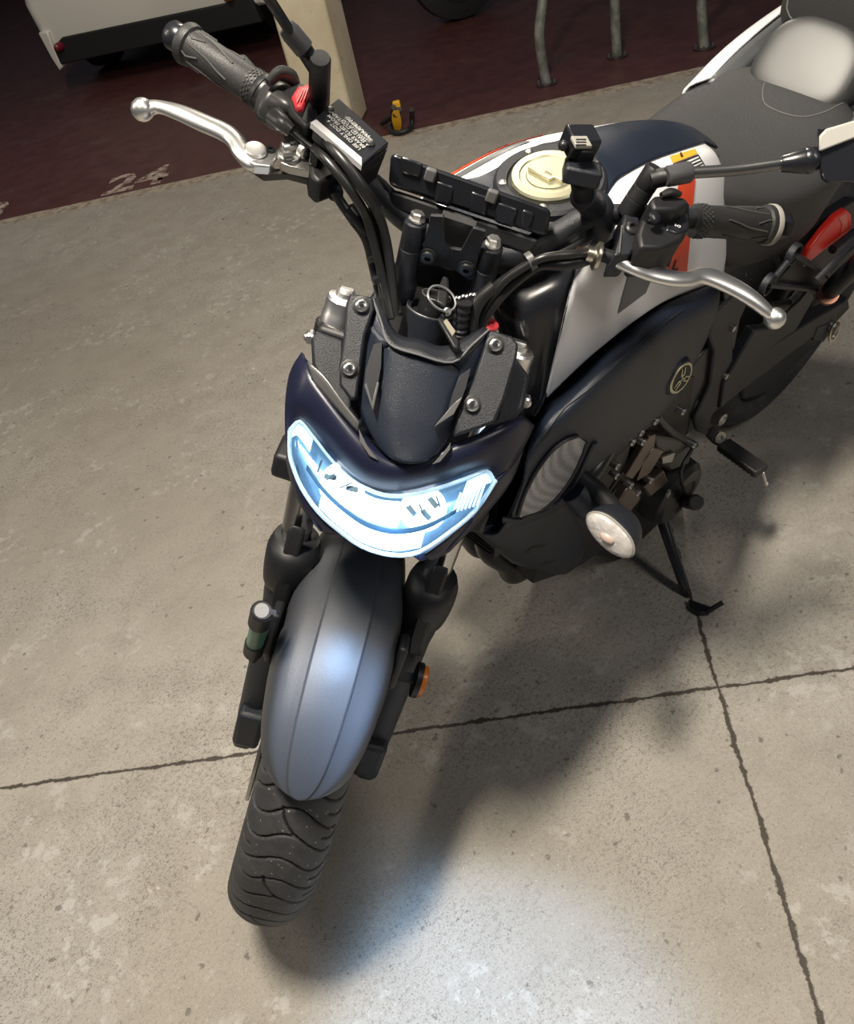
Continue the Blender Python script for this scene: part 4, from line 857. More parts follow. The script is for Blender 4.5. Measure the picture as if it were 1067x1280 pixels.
decal([(840, 206), (872, 194), (880, 207), (850, 220)], 'warning_label', DTXT, tk, off=.0013)
for k in range(4): decal([(846+k*2.4, 207.5+k*3.3), (871+k*2, 196.5+k*3.2), (872+k*2, 198+k*3.2), (847+k*2.4, 209.4+k*3.3)], 'warning_text_line', LTXT, tk, off=.0019, n=3)
decal([(848, 192.2), (850, 191.2), (853, 197), (850, 198)], 'warning_mark', DTXT, tk, off=.0019, n=2)
for q in ([(832, 320), (838, 322), (834, 334), (829, 331)], [(842, 325), (844, 325), (838, 345), (836, 344)], [(832, 340), (834, 338), (838, 349), (835, 349)], [(839, 338), (846, 334), (845, 337), (838, 341)]): decal(q, 'stripe_script', DTXT, tk, off=.002, n=2)
decal([(790, 322), (826, 318), (806, 366), (771, 392)], 'grey_side_graphic', GREYP, tk, off=.0012)
# stripe and script on the far side, mirrored geometry with its own marks
fm_ = sm_.mirrored(); FT = tree_of(fm_)
FG = np.array(fm_.v).reshape(25, 37, 3)
def far_strip(r0, r1, c0, c1, name, mt, off=.0015):
    rs = np.linspace(r0, r1, 4); cs = np.linspace(c0, c1, max(3, int((c1-c0)*2))); vs = []
    for r in rs:
        for c in cs:
            a, k = int(min(r, 23.999)), int(min(c, 35.999)); x, y = r-a, c-k
            vs.append((FG[a, k]*(1-x)+FG[a+1, k]*x)*(1-y)+(FG[a, k+1]*(1-x)+FG[a+1, k+1]*x)*y+V(0, -.6, .8)*off)
    n = len(cs); B_(MB().add(vs, [(p*n+q, p*n+q+1, (p+1)*n+q+1, (p+1)*n+q) for p in range(3) for q in range(n-1)]), name, mt, tk, smooth=180)
far_strip(4.4, 6.6, 17, 33, 'orange_stripe', ORANGE)
far_strip(2.6, 3.8, 21, 34, 'grey_side_graphic', GREYP)
for k in range(7): far_strip(5.0, 5.9, 22.2+k*1.1, 22.9+k*1.1, 'stripe_script', DTXT, .0022)
# ---- black tank centre
bt = [np.array(p) for p in side[0]]
secs = []
for i, p in enumerate([bt[0]+V(-.05, -.004, -.03)]+bt+[bt[-1]+V(.04, .01, -.03)]):
    yb, zb = p[1], p[2]; lift = .010 if 0 < i < 7 else .006
    secs.append([V(p[0]-.004*(1-abs(s)), s*(yb+.002), zb+lift*(1-s*s)+.0015) for s in (-1, -.7, -.35, 0, .35, .7, 1)])
tt = MB().patch(secs, 6, 4); TC = B_(tt, 'tank_centre_cover', COVER, smooth=70, solid=.004)
TT = tree_of(tt)
cc_ = on(TT, 687, 226, .0); cn = nrm(V(.10, 0, 1)); ca = nrm(V(1, 0, -.10)); cbv = np.cross(cn, ca)
B_(MB().lathe(cc_-cn*.02, cn, [(0, .070), (.022, .068), (.0255, .064), (.0255, .052), (.022, .05)], 48), 'cap_surround', PLA)
fc = B_(MB().lathe(cc_, cn, [(0, .0475), (.0075, .0475), (.010, .0455), (.0105, .037), (.009, .0355), (.009, .029), (.0105, .028), (.0105, .0)][:-1], 48), 'fuel_cap', GOLD)
B_(MB().prism([cc_+cn*.0105+ca*x_+cbv*y_ for x_, y_ in ((-.012, -.025), (.012, -.025), (.013, .010), (.006, .012), (.006, .022), (-.010, .022), (-.012, .01))], cn*.004), 'cap_key_flap', GOLD, fc, bev=.001)
B_(MB().prism([cc_+cn*.005+ca*x_+cbv*y_ for x_, y_ in ((-.040, .020), (-.052, .030), (-.046, .042), (-.030, .036))], cn*.006), 'cap_hinge_tab', GOLD, fc, bev=.001)
B_(MB().text('TPM', cc_+cn*.0150+ca*.008-cbv*.004, cbv, -ca, .006, depth=0), 'cap_marking', DTXT, fc, smooth=180)
for k in range(5):
    a = 2*math.pi*k/5+.55; q = cc_+cn*.0055+(ca*math.cos(a)+cbv*math.sin(a))*.0575
    B_(bolt(MB(), q, cn, .0052, .003), 'cap_bolt', ALU, fc)
# ---- hidden tank body and steering side panels
m = MB().loft([[V(x, y*k, z) for y, z in ((-.05, .965+dz), (.05, .965+dz), (.128, .925+dz), (.14, .84+dz), (.11, .76), (-.11, .76), (-.14, .84+dz), (-.128, .925+dz))] for x, k, dz in ((-.40, .72, -.06), (-.46, .86, -.015), (-.56, .9, -.005), (-.66, .75, -.02), (-.74, .6, -.03), (-.80, .5, -.06))], 4)
B_(m, 'tank_body', BLK, smooth=60)
front = bg([[(722, 308, .095), (714, 358, .121), (698, 428, .128), (682, 497, .126), (668, 520, .126)],
            [(706, 320, .085), (696, 364, .105), (686, 428, .112), (672, 490, .115), (662, 520, .12)],
            [(655, 345, .060), (650, 385, .08), (655, 430, .095), (655, 480, .11), (652, 525, .125)],
            [(610, 340, .03), (618, 385, .045), (632, 430, .06), (640, 480, .08), (642, 525, .10)]])
fp = MB().patch(front, 4, 5); B_(fp, 'tank_front_panel', GLOSSB, smooth=60, solid=-.003); B_(fp.mirrored(), 'tank_front_panel', GLOSSB, smooth=60, solid=.003)
m = MB().loft([[V(x, y, z) for y, z in ((-w_, .80), (w_, .80), (w_, .55), (-w_, .55))] for x, w_ in ((-.33, .05), (-.48, .09), (-.9, .09))], 1); B_(m, 'frame_spine', BLK)
# ---- air intake cover with badge
sc_y = lambda rows: [[(u, v, y*(.80+.13*max(0, min(1, (u-650)/230)))) for u, v, y in r] for r in rows]
cov = bg(sc_y([[(898, 352, .118), (868, 364, .138), (830, 381, .158), (790, 407, .160), (738, 451, .158), (700, 487, .150), (684, 500, .146), (672, 520, .15)],
          [(900, 362, .130), (882, 378, .160), (840, 402, .182), (796, 433, .195), (750, 470, .200), (712, 505, .198), (680, 535, .194), (658, 568, .188)],
          [(899, 375, .140), (885, 398, .170), (848, 425, .192), (804, 460, .206), (762, 500, .212), (722, 536, .210), (686, 570, .205), (655, 600, .196)],
          [(896, 390, .140), (880, 425, .172), (850, 460, .195), (806, 500, .208), (764, 538, .214), (722, 572, .208), (684, 605, .202), (640, 640, .190)],
          [(892, 402, .130), (872, 445, .165), (846, 488, .188), (804, 528, .200), (760, 566, .204), (722, 600, .200), (690, 632, .190), (622, 668, .178)],
          [(890, 410, .105), (868, 456, .14), (838, 506, .165), (796, 548, .178), (756, 584, .180), (716, 618, .178), (680, 650, .165), (600, 668, .150)]]))
cm_ = MB().patch(cov, 5, 5); CO = B_(cm_, 'intake_cover', COVER, smooth=60, solid=-.004); B_(cm_.mirrored(), 'intake_cover', COVER, smooth=60, solid=.004)
CT = tree_of(cm_)
def surfline(pts, r, name, mt, tree, par, off=.0003, sub=8):
    P = cr(np.array(pts, float), sub); return B_(MB().tube([on(tree, u, v, off) for u, v in P], r, 6, 1), name, mt, par)
surfline([(852, 388), (815, 416), (775, 452), (735, 487), (706, 510), (690, 530), (668, 560)], .0010, 'cover_seam', DTXT, CT, CO)
# mesh grille in the cover
GR = bpy.data.materials.new('perforated_mesh'); T = NT(GR)
vo = T.n('ShaderNodeTexVoronoi'); vo.inputs['Scale'].default_value = 340; vo.inputs['Randomness'].default_value = .15; T.L(T.pos, vo.inputs['Vector'])
T.L(T.mix(T.ramp(vo.outputs['Distance'], .30, .42), (.03, .03, .032), (.42, .42, .44)), T.p.inputs['Base Color']); T.p.inputs['Roughness'].default_value = .4; T.p.inputs['Metallic'].default_value = .3
E0 = [(646, 643), (654, 618), (668, 590), (686, 565), (704, 550), (720, 544)]; E1_ = [(650, 646), (672, 638), (694, 620), (712, 596), (725, 570), (731, 552)]
vs = []; n_ = 7
C0 = cr(np.array(E0, float), 5); C1 = cr(np.array(E1_, float), 5)
for j in range(n_+1):
    for i in range(len(C0)): q = C0[i]*(1-j/n_)+C1[i]*j/n_; vs.append(on(CT, q[0], q[1], .0022))
w__ = len(C0); m = MB().add(vs, [(j*w__+i, j*w__+i+1, (j+1)*w__+i+1, (j+1)*w__+i) for j in range(n_) for i in range(w__-1)])
gr_ = B_(m, 'intake_mesh', GR, smooth=180)
for E_ in (C0, C1): B_(MB().tube([on(CT, u, v, .002) for u, v in E_], .0028, 8, 1), 'mesh_surround', BLK, gr_)
B_(MB().tube([on(CT, u, v, .001) for u, v in cr(np.array([(628, 650), (655, 648), (690, 632), (718, 602), (735, 566), (742, 552)], float), 5)], .0040, 8, 1), 'mesh_lower_lip', COVER, gr_)
# badge: boss, ring and three tuning forks
ec = on(CT, 846, 470, 0.); en = nrm(V(.05, 1, .12)); eu = nrm(np.cross(V(1, 0, 0), en)*-1); eu = nrm(V(0, 0, 1)-en*en[2]); er = np.cross(eu, en)
B_(MB().lathe(ec-en*.02, en, [(0, .034), (.016, .031), (.024, .0275), (.026, .0255)], 40), 'badge_boss', COVER, CO)
bd = B_(MB().lathe(ec+en*.005, en, [(0, .0245), (.002, .0245), (.003, .0235), (.003, .0205), (.0012, .020)], 40), 'emblem', GOLD)
B_(MB().cyl(ec+en*.006, ec+en*.0083, .0203, seg=36), 'emblem_field', DTXT, bd)
eo = ec+en*.0090; m = MB()
for k in range(3):
    a = 2*math.pi*k/3+math.pi/2; d_ = er*math.cos(a)+eu*math.sin(a); p_ = -er*math.sin(a)+eu*math.cos(a)
    for s_ in (-1, 1): m.box(eo+d_*.0125+p_*s_*.0034, (.0125, .0019, .0016), X=d_, Y=p_)
    m.box(eo+d_*.0062, (.0022, .0086, .0016), X=d_, Y=p_); m.box(eo+d_*.003, (.0065, .0020, .0016), X=d_, Y=p_)
B_(m, 'tuning_forks', GOLD, bd, bev=.0003)
# ---- lower shroud and radiator
m = MB().box((-.33, 0, .62), (.035, .24, .20)); rad = B_(m, 'radiator', BLK)
m = MB()
for k in range(22): m.box((-.311, 0, .53+k*.0085), (.004, .23, .0025))
q = B_(m, 'radiator_fins', DARKM, rad); tag(q, kind='stuff')
low = [[(592, 664, .150), (640, 650, .17), (700, 630, .17), (712, 640, .16)], [(612, 682, .15), (648, 676, .165), (690, 668, .165), (722, 655, .155)], [(640, 704, .13), (668, 712, .14), (706, 718, .14), (736, 692, .14)]]
m = MB().patch(bg(sc_y(low)), 4, 4); lw = B_(m, 'lower_shroud', COVER, smooth=60, solid=-.004); B_(m.mirrored(), 'lower_shroud', COVER, smooth=60, solid=.004)
LW = tree_of(m)
for q in ([(655, 692), (664, 684), (684, 680), (672, 688)], [(672, 708), (682, 702), (694, 700), (684, 707)]): decal(q, 'shroud_vent', DTXT, lw, tree=LW, off=.0008, n=3)
for (q, dy) in (([(-.36, .58), (-.33, .66), (-.36, .60), (-.52, .52), (-.60, .40), (-.56, .30), (-.46, .40)], .12),):
    B_(MB().prism([V(x, .12, z) for x, z in q], (0, -.24, 0)), 'engine_front_cover', BLK, bev=.006)
# ---- engine
m = MB().loft([[V(x, y, z) for y, z in ((-w_, z1), (w_, z1), (w_*1.05, (z0+z1)/2), (w_*.9, z0), (-w_*.9, z0), (-w_*1.05, (z0+z1)/2))] for x, w_, z0, z1 in ((-.44, .12, .30, .66), (-.58, .13, .22, .70), (-.72, .13, .20, .60), (-.88, .11, .22, .50))], 3)
en_ = B_(m, 'engine_block', BLK, smooth=50)
def eb(u, v, y): return b(u, v, y=y)
def plate(pts, y, th, name, mt, bev=.003, par=None): return B_(MB().prism([b(u, v, y=y) for u, v in pts], (0, -th, 0)), name, mt, par or en_, bev=bev)
plate([(772, 628), (787, 608), (802, 622), (786, 642)], .168, .03, 'cylinder_fin_cover', BRONZE)
plate([(806, 610), (830, 588), (836, 602), (812, 622)], .165, .02, 'starter_housing', BRONZE)
plate([(782, 596), (812, 545), (820, 543), (818, 560), (790, 600)], .160, .012, 'coolant_rail', BRONZE, .002)
plate([(808, 573), (818, 560), (830, 563), (812, 592), (796, 602)], .162, .012, 'cylinder_head_web', BRONZE, .002)
plate([(742, 560), (790, 552), (778, 600), (752, 625), (744, 600)], .15, .03, 'cylinder_head', BLK)
plate([(818, 545), (850, 548), (866, 558), (862, 580), (838, 590), (820, 580)], .155, .03, 'sprocket_cover', DARKM, .006)
plate([(828, 572), (844, 566), (840, 578), (828, 580)], .162, .006, 'cover_rib', ALUM, .001)
B_(MB().lathe(b(828, 606, y=.12), (0, 1, 0), [(0, .075), (.035, .072), (.045, .062), (.048, .040), (.044, .036)], 40), 'generator_cover', DARKM, en_)
for (u, v) in ((789, 552), (802, 552), (770, 582), (769, 594), (787, 606), (796, 616), (852, 514), (818, 526), (800, 540), (866, 556), (812, 600)):
    B_(MB().lathe(b(u, v, y=.166), (0, 1, 0), [(-.01, .0062), (.003, .0062), (.0045, .005), (.0045, .003), (.001, .003)], 14), 'engine_bolt', ALUM, en_)
for pts, y, r_ in (([(748, 640), (762, 612), (778, 590)], .17, .0028), ([(756, 634), (768, 612)], .172, .0022), ([(730, 600), (745, 570), (762, 548), (795, 520), (820, 500)], .15, .008), ([(770, 560), (800, 528), (838, 500), (860, 470)], .14, .006), ([(820, 520), (840, 540), (868, 556)], .15, .007)):
    B_(MB().tube([b(u, v, y=y) for u, v in pts], r_, 10, 5), 'engine_hose', HOSE, en_)
B_(MB().cyl(b(725, 600, y=.16), b(752, 622, y=.17), .016, ch=.003), 'coolant_neck', PLA, en_)
B_(MB().tube([b(719, 612, y=.16), b(740, 590, y=.165), b(760, 560, y=.16)], [.012, .014, .012], 14, 5), 'coolant_hose', HOSE, en_)
low_e = [(730, 692), (770, 702), (822, 690), (858, 655), (852, 628), (846, 590), (800, 640), (742, 668)]
plate(low_e, .105, .20, 'crankcase_cover', BLK, .008)
plate([(846, 592), (856, 640), (858, 656), (840, 672), (826, 640)], .11, .02, 'shift_guard', PLA, .003)
B_(MB().tube([b(868, 556, y=.16), b(852, 584, y=.17), b(852, 604, y=.175), b(858, 622, y=.18)], .0035, 8, 5), 'shift_linkage', BLK, en_)
sl = B_(MB().cyl(b(857, 626, y=.165), b(870, 628, y=.215), .015, seg=8, ch=.003), 'shift_lever_toe', RUB)
B_(MB().lathe(b(834, 616, y=.17), (0, 1, 0), [(0, .011), (.004, .011), (.004, .006), (0, .005)], 20, sx=.6), 'drain_washer', ALUM, en_)
# exhaust headers in front
for s_ in (-.06, .05):
    B_(MB().tube([V(-.46, s_, .55), V(-.40, s_, .52), V(-.38, s_, .42), V(-.44, s_*.9, .30), V(-.50, s_*.7, .20), V(-.70, s_*.5, .17)], .021, 16, 6), 'exhaust_header', DARKM)
# ---- front indicator
sc_ = b(763, 668, y=.262); sn = nrm(V(.86, .32, .10)); sa = nrm(V(0, .72, .60)-sn*(V(0, .72, .60)@sn)); 
pA = b(728, 662, y=.225); pB = b(796, 674, y=.27)
sa = nrm(b(793, 690, d=np.linalg.norm(1))-b(735, 650, d=1.)); sv = nrm(CAM-CAM+from_world(CAM, 'B')-sc_); sn = nrm(V(.80, .10, .25)); sa = nrm(sa-sn*(sa@sn)); sb = np.cross(sn, sa)
def ring_(t, ra, rb): return [sc_+sn*t+sa*(ra*math.copysign(abs(math.cos(a))**.85, math.cos(a)))+sb*(rb*math.copysign(abs(math.sin(a))**1.1, math.sin(a))) for a in np.linspace(0, 2*math.pi, 28, endpoint=False)]
ind = B_(MB().loft([ring_(.0, .0385, .0215), ring_(-.004, .040, .023), ring_(-.02, .038, .0235), ring_(-.04, .028, .019), ring_(-.052, .012, .010)], 4), 'front_indicator', PLA, smooth=60)
LENS = mat('clear_indicator_lens', (.55, .52, .50), .12, coat=.6, spec=.8, var=.35, vscale=90, bump=.8, bscale=150)
B_(MB().loft([ring_(.0, .0375, .0205), ring_(.0045, .0375, .0205), ring_(.009, .031, .016), ring_(.0115, .016, .008)], 3), 'indicator_lens', LENS, ind, smooth=60)
B_(MB().tube(ring_(.001, .0385, .0215)+[ring_(.001, .0385, .0215)[0]], .0016, 8, 1), 'lens_edge', GREYPL, ind)
B_(MB().sphere(sc_+sn*.009, .0075, (1, 1.6, 1)), 'amber_bulb', mat('pale_amber', (.55, .42, .36), .3), ind)
B_(MB().tube([sc_-sn*.035, sc_-sn*.06-V(0, .05, 0), V((sc_-sn*.06)[0], .15, (sc_)[2]-.01)], .013, 12, 4), 'indicator_stem', BLK, ind)
B_(MB().tube([b(716, 612, y=.17), b(735, 628, y=.19), b(750, 640, y=.21)], [.02, .026, .022], 14, 4), 'indicator_mount', COVER, ind)
# ---- frame plates, footrest, stand
fr1 = [(856, 384), (905, 392), (922, 412), (916, 470), (920, 462), (893, 508), (886, 538), (874, 545), (868, 522), (884, 480), (888, 430), (868, 456), (875, 430), (890, 402)]
B_(MB().prism([b(u, v, y=.128) for u, v in [(893, 392), (924, 362), (934, 380), (916, 420), (917, 470), (890, 520), (884, 545), (872, 540), (868, 524), (888, 482), (893, 440), (886, 420)]], (0, -.02, 0)), 'frame_plate', PLA, bev=.004)
B_(MB().prism([b(u, v, y=.118) for u, v in [(868, 455), (888, 430), (892, 460), (884, 490), (866, 520), (846, 505)]], (0, -.03, 0)), 'frame_side', DARKM, bev=.003)
B_(MB().tube([b(930, 372, y=.12), b(965, 385, y=.12), b(1000, 372, y=.12), b(1040, 330, y=.12)], .012, 12, 5), 'subframe_tube', BLK)
B_(MB().prism([b(u, v, y=.125) for u, v in [(905, 360), (920, 352), (925, 400), (917, 440), (909, 420)]], (0, -.02, 0)), 'frame_plate', DARKM, bev=.003)
for (u, v) in ((915, 410), (906, 470)): B_(MB().lathe(b(u, v, y=.13), (0, 1, 0), [(-.004, .006), (.004, .006), (.005, .004)], 12), 'frame_bolt', ALUM)
B_(MB().lathe(b(901, 524, y=.138), (.1, 1, .1), [(0, .013), (.004, .013), (.006, .009), (.003, .006)], 20), 'pivot_bolt', ALUM)
pk = B_(MB().tube([b(888, 540, y=.125), b(897, 548, y=.14), b(904, 553, y=.155)], [.013, .014, .010], 12, 4), 'footrest_bracket', PLA)
B_(MB().lathe(b(898, 546, y=.155), (.3, .8, .4), [(0, .012), (.006, .012), (.006, .006), (.002, .005)], 16), 'footrest_pin', ALUM, pk)
pg0 = b(903, 555, y=.165); pg1 = b(952, 590, y=.262)
pdir = nrm(pg1-pg0); pf = nrm(V(1, 0, 0)-pdir*pdir[0])
fr_o = B_(MB().box((pg0+pg1)/2, (np.linalg.norm(pg1-pg0), .034, .016), X=pdir, Y=pf), 'left_footrest', RUB, bev=.004)
for k in range(9): B_(MB().box(pg0+(pg1-pg0)*(.1+.1*k)+np.cross(pdir, pf)*.0085, (.0025, .030, .003), X=pdir, Y=pf), 'rubber_rib', BLK, fr_o)
B_(MB().cyl(b(953, 590, y=.262), b(957, 605, y=.262), .003, seg=10).sphere(b(957, 605, y=.262), .0045), 'feeler_bolt', mat('white_feeler', (.75, .73, .68), .4), fr_o)
st0 = V(-.745, .13, .26); st1 = b(866, 756, z=.03); 
stand = B_(MB().tube([b(828, 650, y=.15), b(838, 682, y=.19), b(850, 718, y=.235), b(861, 752, y=.275)], [.012, .0115, .0105, .0095], 14, 5), 'side_stand', GLOSSB)
fo_ = from_world(g(878, 764, z=.004), 'B'); ex_ = from_world(g(897, 762, z=.004), 'B'); e0_ = from_world(g(861, 753, z=.004), 'B')
upz = L3.T@V(0, 0, 1)
B_(MB().prism([from_world(g(u, v, z=.003), 'B') for u, v in [(860, 752), (872, 756), (888, 762), (886, 770), (872, 770), (862, 763)]], upz*.010), 'stand_foot', GLOSSB, stand, bev=.003)
B_(MB().tube([from_world(g(884, 764, z=.014), 'B'), from_world(g(893, 759, z=.022), 'B'), from_world(g(903, 753, z=.03), 'B')], .005, 10, 4), 'stand_tang', BLK, stand)
# ---- swingarm, rear wheel, chain guard
for s_ in (-1, 1):
    m = MB().loft([[V(x, s_*(yc-hw_*.9), z-h_), V(x, s_*(yc+hw_), z-h_), V(x, s_*(yc+hw_), z+h_), V(x, s_*(yc-hw_*.9), z+h_)] for x, yc, hw_, z, h_ in ((-.86, .09, .03, .40, .045), (-1.0, .11, .022, .41, .045), (-1.2, .12, .018, .38, .035), (-1.43, .12, .016, .315, .028))], 4)
    sw_ = B_(m, 'swingarm', PLA, bev=.004)
vs, fs, _ = tyre(-1.40, .30, .315, .178, .72, 140, 25)
B_(MB().add(vs, fs), 'rear_tyre', TY, smooth=180)
B_(wheel_rim(-1.40, .30, .222, .075, 'r', BLK), 'rear_rim', GLOSSB, smooth=40)
B_(MB().cyl((-1.40, -.16, .30), (-1.40, .155, .30), .012), 'rear_axle', ALUM)
B_(MB().cyl((-1.40, -.12, .30), (-1.40, -.116, .30), .12, seg=40), 'rear_disc', ALUM)
B_(MB().cyl((-1.40, .085, .30), (-1.40, .092, .30), .105, seg=40), 'rear_sprocket', DARKM)
for dz in (.058, -.06): B_(MB().box((-1.12, .088, .36+dz), (.56, .012, .014), X=V(-1, 0, -.10+dz*.9)), 'drive_chain', DARKM)
B_(MB().prism([b(u, v, y=.10) for u, v in [(925, 470), (960, 462), (1000, 432), (1035, 398), (1060, 372), (1062, 385), (1010, 440), (960, 490), (930, 500)]], (0, -.05, 0)), 'chain_guard', PLA, bev=.004)
B_(MB().prism([b(u, v, y=.135) for u, v in [(944, 412), (962, 410), (1000, 375), (1012, 360), (1018, 372), (985, 430), (950, 446), (920, 470), (912, 500), (900, 512), (905, 480)]], (0, -.02, 0)), 'swingarm_brace', PLA, bev=.004)
ad_ = b(1042, 414, y=.15); q = B_(MB().lathe(ad_, (.1, 1, .2), [(0, .026), (.003, .027), (.003, .020), (.0, .019)], 32, sx=.75), 'chain_adjuster', mat('pale_adjuster', (.65, .60, .50), .3, metal=.9))
B_(MB().box(ad_+V(.0, .002, 0), (.010, .003, .045), X=V(1, 0, .2)), 'adjuster_bar', mat('pale_adjuster', (.65, .60, .50), .3, metal=.9), q)
B_(MB().prism([b(u, v, y=.14) for u, v in [(1022, 410), (1038, 404), (1042, 412), (1028, 428), (1016, 426)]], (0, -.02, 0)), 'adjuster_block', PLA, q, bev=.002)
# ---- passenger footrest hanger (triangular) with its peg
hg = MB(); T1, T2, T3 = (992, 318), (960, 356), (1044, 362)
hp = lambda q: b(*q, y=.165)
for a_1, a_2 in ((T1, T2), (T1, (1048, 352)), (T2, (1040, 364))): hg.tube([hp(a_1), (hp(a_1)+hp(a_2))/2, hp(a_2)], .0052, 12, 2)
ho = B_(hg, 'passenger_hanger', PLA)
for q, r_ in ((T1, .018), (T2, .018)): B_(MB().lathe(hp(q)-V(0, .006, 0), (0, 1, 0), [(0, r_), (.008, r_), (.010, r_*.95), (.010, r_*.82), (.002, r_*.78)], 28), 'hanger_eye', PLA, ho)
B_(MB().prism([b(u, v, y=.155) for u, v in [(995, 325), (1040, 352), (1036, 364), (966, 358)]], (0, -.008, 0)), 'hanger_web', BLK, ho)
pgp = B_(MB().tube([b(1034, 368, y=.18), b(1050, 350, y=.20), b(1085, 318, y=.24)], [.016, .017, .016], 16, 4), 'passenger_footrest', GLOSSB)
B_(MB().lathe(b(1034, 368, y=.185), nrm(b(1034, 368, y=.18)-b(1050, 350, y=.20)), [(-.004, .019), (.004, .019), (.004, .013), (.001, .012)], 24), 'footrest_end_ring', mat('copper_ring', (.45, .22, .15), .35, metal=.9), pgp)
B_(MB().tube([b(1020, 350, y=.19), b(1045, 325, y=.2), b(1080, 290, y=.22)], .006, 10, 4), 'grab_strut', PLA)
rp = [(1003, 330), (1012, 312), (1030, 288), (1046, 270), (1058, 262), (1064, 268), (1064, 285), (1054, 297), (1030, 313), (1008, 331)]
rr__ = B_(MB().prism([b(u, v, y=.15) for u, v in rp], (0, -.012, 0)), 'red_panel', RED, bev=.003, label='glossy red wedge panel under the seat')
B_(MB().prism([b(u, v, y=.1515) for u, v in [(1048, 272), (1058, 266), (1060, 284), (1050, 293), (1052, 280)]], (0, -.003, 0)), 'red_panel_lip', mat('red_lip', (.75, .12, .08), .3), rr__, bev=.0015)
B_(MB().sphere(b(1003, 331, y=.152), .0035), 'panel_pin', LTXT, rr__)
B_(MB().prism([b(u, v, y=.13) for u, v in [(990, 300), (1067, 250), (1085, 250), (1085, 310), (1040, 350), (985, 350), (975, 320)]], (0, -.02, 0)), 'subframe_cover', BLK, bev=.004)
B_(MB().tube([b(1040, 312, y=.16), b(1075, 285, y=.16)], .008, 10, 2), 'grab_strut', PLA)
B_(MB().prism([b(u, v, y=.14) for u, v in [(978, 345), (986, 330), (995, 336), (982, 360), (976, 362)]], (0, -.004, 0)), 'inner_red_patch', mat('dark_red_patch', (.12, .01, .03), .4), ho)
# ---- rider seat
def srow(x, w, zt, zs, e=.0): return [V(x+e*.5, -w*.9, zs), V(x, -w, zt-.045), V(x, -w*.93, zt-.018), V(x, -w*.6, zt), V(x, 0, zt+.004), V(x, w*.6, zt), V(x, w*.93, zt-.018), V(x, w, zt-.05), V(x+e*.5, w*.9, zs)]
ro = [srow(-.765, .035, .893, .84), srow(-.785, .070, .900, .78), srow(-.825, .104, .892, .75), srow(-.88, .130, .874, .73), srow(-.95, .148, .862, .72), srow(-1.02, .156, .860, .72), srow(-1.08, .150, .868, .73), srow(-1.13, .128, .88, .76), srow(-1.16, .09, .885, .80)]
sm2 = MB().patch(ro, 6, 4); se = B_(sm2, 'rider_seat', SEAT, smooth=80, solid=.004)
SE = tree_of(sm2)
P_ = cr(np.array([(955, 104), (953, 112), (953, 122), (958, 132), (980, 142), (1005, 146), (1030, 140), (1050, 130), (1075, 118)], float), 6)
P_ = [q for q in P_ if SE.ray_cast(Vector(from_world(CAM, 'B')), Vector(nrm(b(*q, d=1.)-from_world(CAM, 'B'))))[0] is not None]
B_(MB().tube([on(SE, u, v, .0004) for u, v in P_], .0009, 6, 1), 'seat_piping', mat('grey_piping', (.16, .16, .15), .5), se)
# ---- passenger pad
def prow(x, w, z0, z1): return [V(x, w*math.cos(a)*(1 if abs(math.cos(a)) < .8 else 1), (z0+z1)/2+(z1-z0)/2*math.copysign(abs(math.sin(a))**.7, math.sin(a))) for a in np.linspace(0, 2*math.pi, 24, endpoint=False)]
pn = nrm(V(.74, .03, .67)); pu = nrm(V(-.67, 0, .74)); py = np.cross(pn, pu)*-1; pc0 = V(-1.150, .004, .912)
def pring(t, k, kh=None):
    kh = kh or k
    return [pc0+pn*t+py*(.084*k*math.copysign(abs(math.cos(a))**.72, math.cos(a))*(1-.10*math.sin(a)))+pu*(.068*kh*math.copysign(abs(math.sin(a))**.72, math.sin(a))) for a in np.linspace(0, 2*math.pi, 40, endpoint=False)]
B_(MB().loft([pring(-.11, .85), pring(-.07, .98), pring(-.03, 1.0), pring(-.012, .99), pring(-.003, .95), pring(.002, .88), pring(.0045, .72), pring(.0055, .45), pring(.006, .15)], 3), 'passenger_seat', PSEAT, smooth=80)
# grab rail and tail cowl
for s_ in (-1, 1):
    q = [[V(x, s_*y, z) for x, y, z in r] for r in ([(-1.09, .122, .868), (-1.18, .126, .888), (-1.32, .120, .915), (-1.5, .08, .965)], [(-1.06, .150, .848), (-1.18, .160, .868), (-1.32, .152, .890), (-1.5, .10, .94)], [(-1.06, .140, .79), (-1.18, .152, .81), (-1.32, .145, .85), (-1.5, .10, .92)])]
    B_(MB().patch(q, 4, 4), 'tail_side_cover', WHITE, solid=.004, smooth=60)
    q = [[V(x, s_*y, z) for x, y, z in r] for r in ([(-1.10, .095, .850), (-1.2, .10, .868), (-1.35, .10, .89)], [(-1.08, .121, .862), (-1.18, .125, .882), (-1.32, .119, .908)])]
    B_(MB().patch(q, 3, 4), 'tail_inner_panel', GREYP, solid=.003)
m = MB().loft([[V(x, -w_, z0), V(x, w_, z0), V(x, w_, z1), V(x, -w_, z1)] for x, w_, z0, z1 in ((-.84, .09, .70, .84), (-1.1, .12, .72, .86), (-1.35, .11, .80, .89), (-1.55, .05, .90, .95))], 3); B_(m, 'seat_base', BLK)
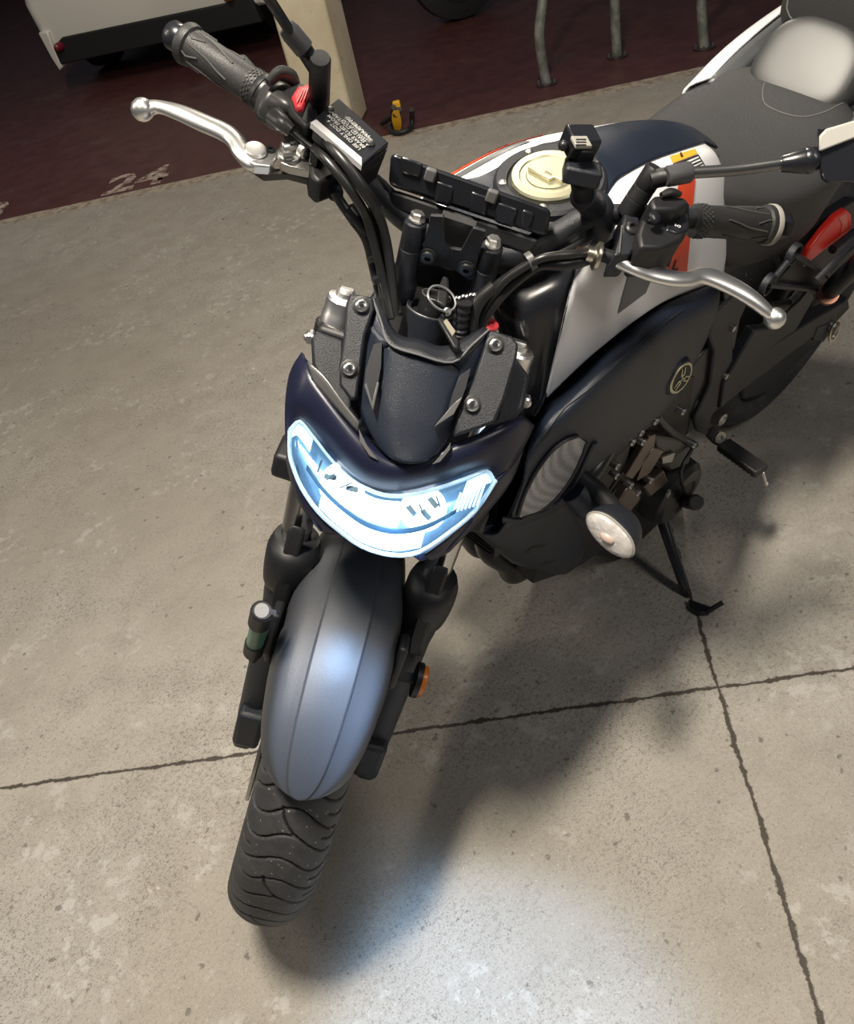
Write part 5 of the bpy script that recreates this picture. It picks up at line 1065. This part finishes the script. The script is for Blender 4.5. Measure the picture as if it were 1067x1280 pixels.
m = MB().loft([prow(x, w_, z0, z1) for x, w_, z0, z1 in ((-1.196, .055, .95, 1.0), (-1.20, .082, .92, 1.015), (-1.225, .098, .89, 1.035), (-1.30, .108, .90, 1.06), (-1.42, .10, .92, 1.06), (-1.46, .06, .95, 1.03))], 4); bp_ = B_(m, 'rear_pad', SEAT, smooth=80)
rg = prow(-1.199, .078, .93, 1.009); B_(MB().tube(rg+[rg[0]], .0022, 8, 1), 'pad_piping', mat('grey_piping', (.16, .16, .15), .5), bp_)

# ================================================================== key ring hanging from the ignition
kr = empty('key_ring', L3@(S3@(ic-A0)+A0)); tag(kr, 'steel key ring with black plastic fob and key hanging from the ignition', 'keys')
kl = np.array(kr.location)
def kw(u, v, z): return L3@(S3@(f(u, v, z=z)-A0)+A0)-kl
kc = kw(552, 373, .985); kx = nrm(kw(566, 376, .985)-kc); ky = nrm(kw(550, 360, .985)-kc+V(0, 0, .004)); rk = np.linalg.norm(kw(569, 376, .985)-kc)
build(MB().tube([kc+(kx*math.cos(a)+ky*math.sin(a))*rk for a in np.linspace(0, 2*math.pi, 29)], .0014, 8, 1), 'split_ring', CHROME, kr)
build(MB().prism([kw(u, v, .985) for u, v in [(547, 358), (553, 344), (560, 346), (561, 362), (556, 382), (545, 376)]], (0, 0, -.006)), 'key_handle', BLK, kr, bev=.002)
build(MB().prism([kw(u, v, .972) for u, v in [(546, 398), (553, 389), (574, 426), (573, 434), (567, 434)]], (0, 0, -.008)), 'key_fob', BLK, kr, bev=.002)
build(MB().prism([kw(u, v, .9728) for u, v in [(554, 402), (558, 398), (569, 414), (565, 420)]], (0, 0, -.001)), 'fob_window', mat('beige_grey_lcd', (.28, .26, .20), .4), kr)
build(MB().tube([kw(u, v, z) for u, v, z in ((556, 388, .984), (560, 386, .985), (562, 391, .98), (558, 394, .975))], .002, 8, 4), 'fob_link', CHROME, kr)
for k in range(6):
    c0_ = kw(570+k*4.6, 372-k*1.0+(k % 2), .985); build(MB().sphere(c0_, .0026, (1.3, .8, .8), 10), 'chain_link', CHROME, kr)
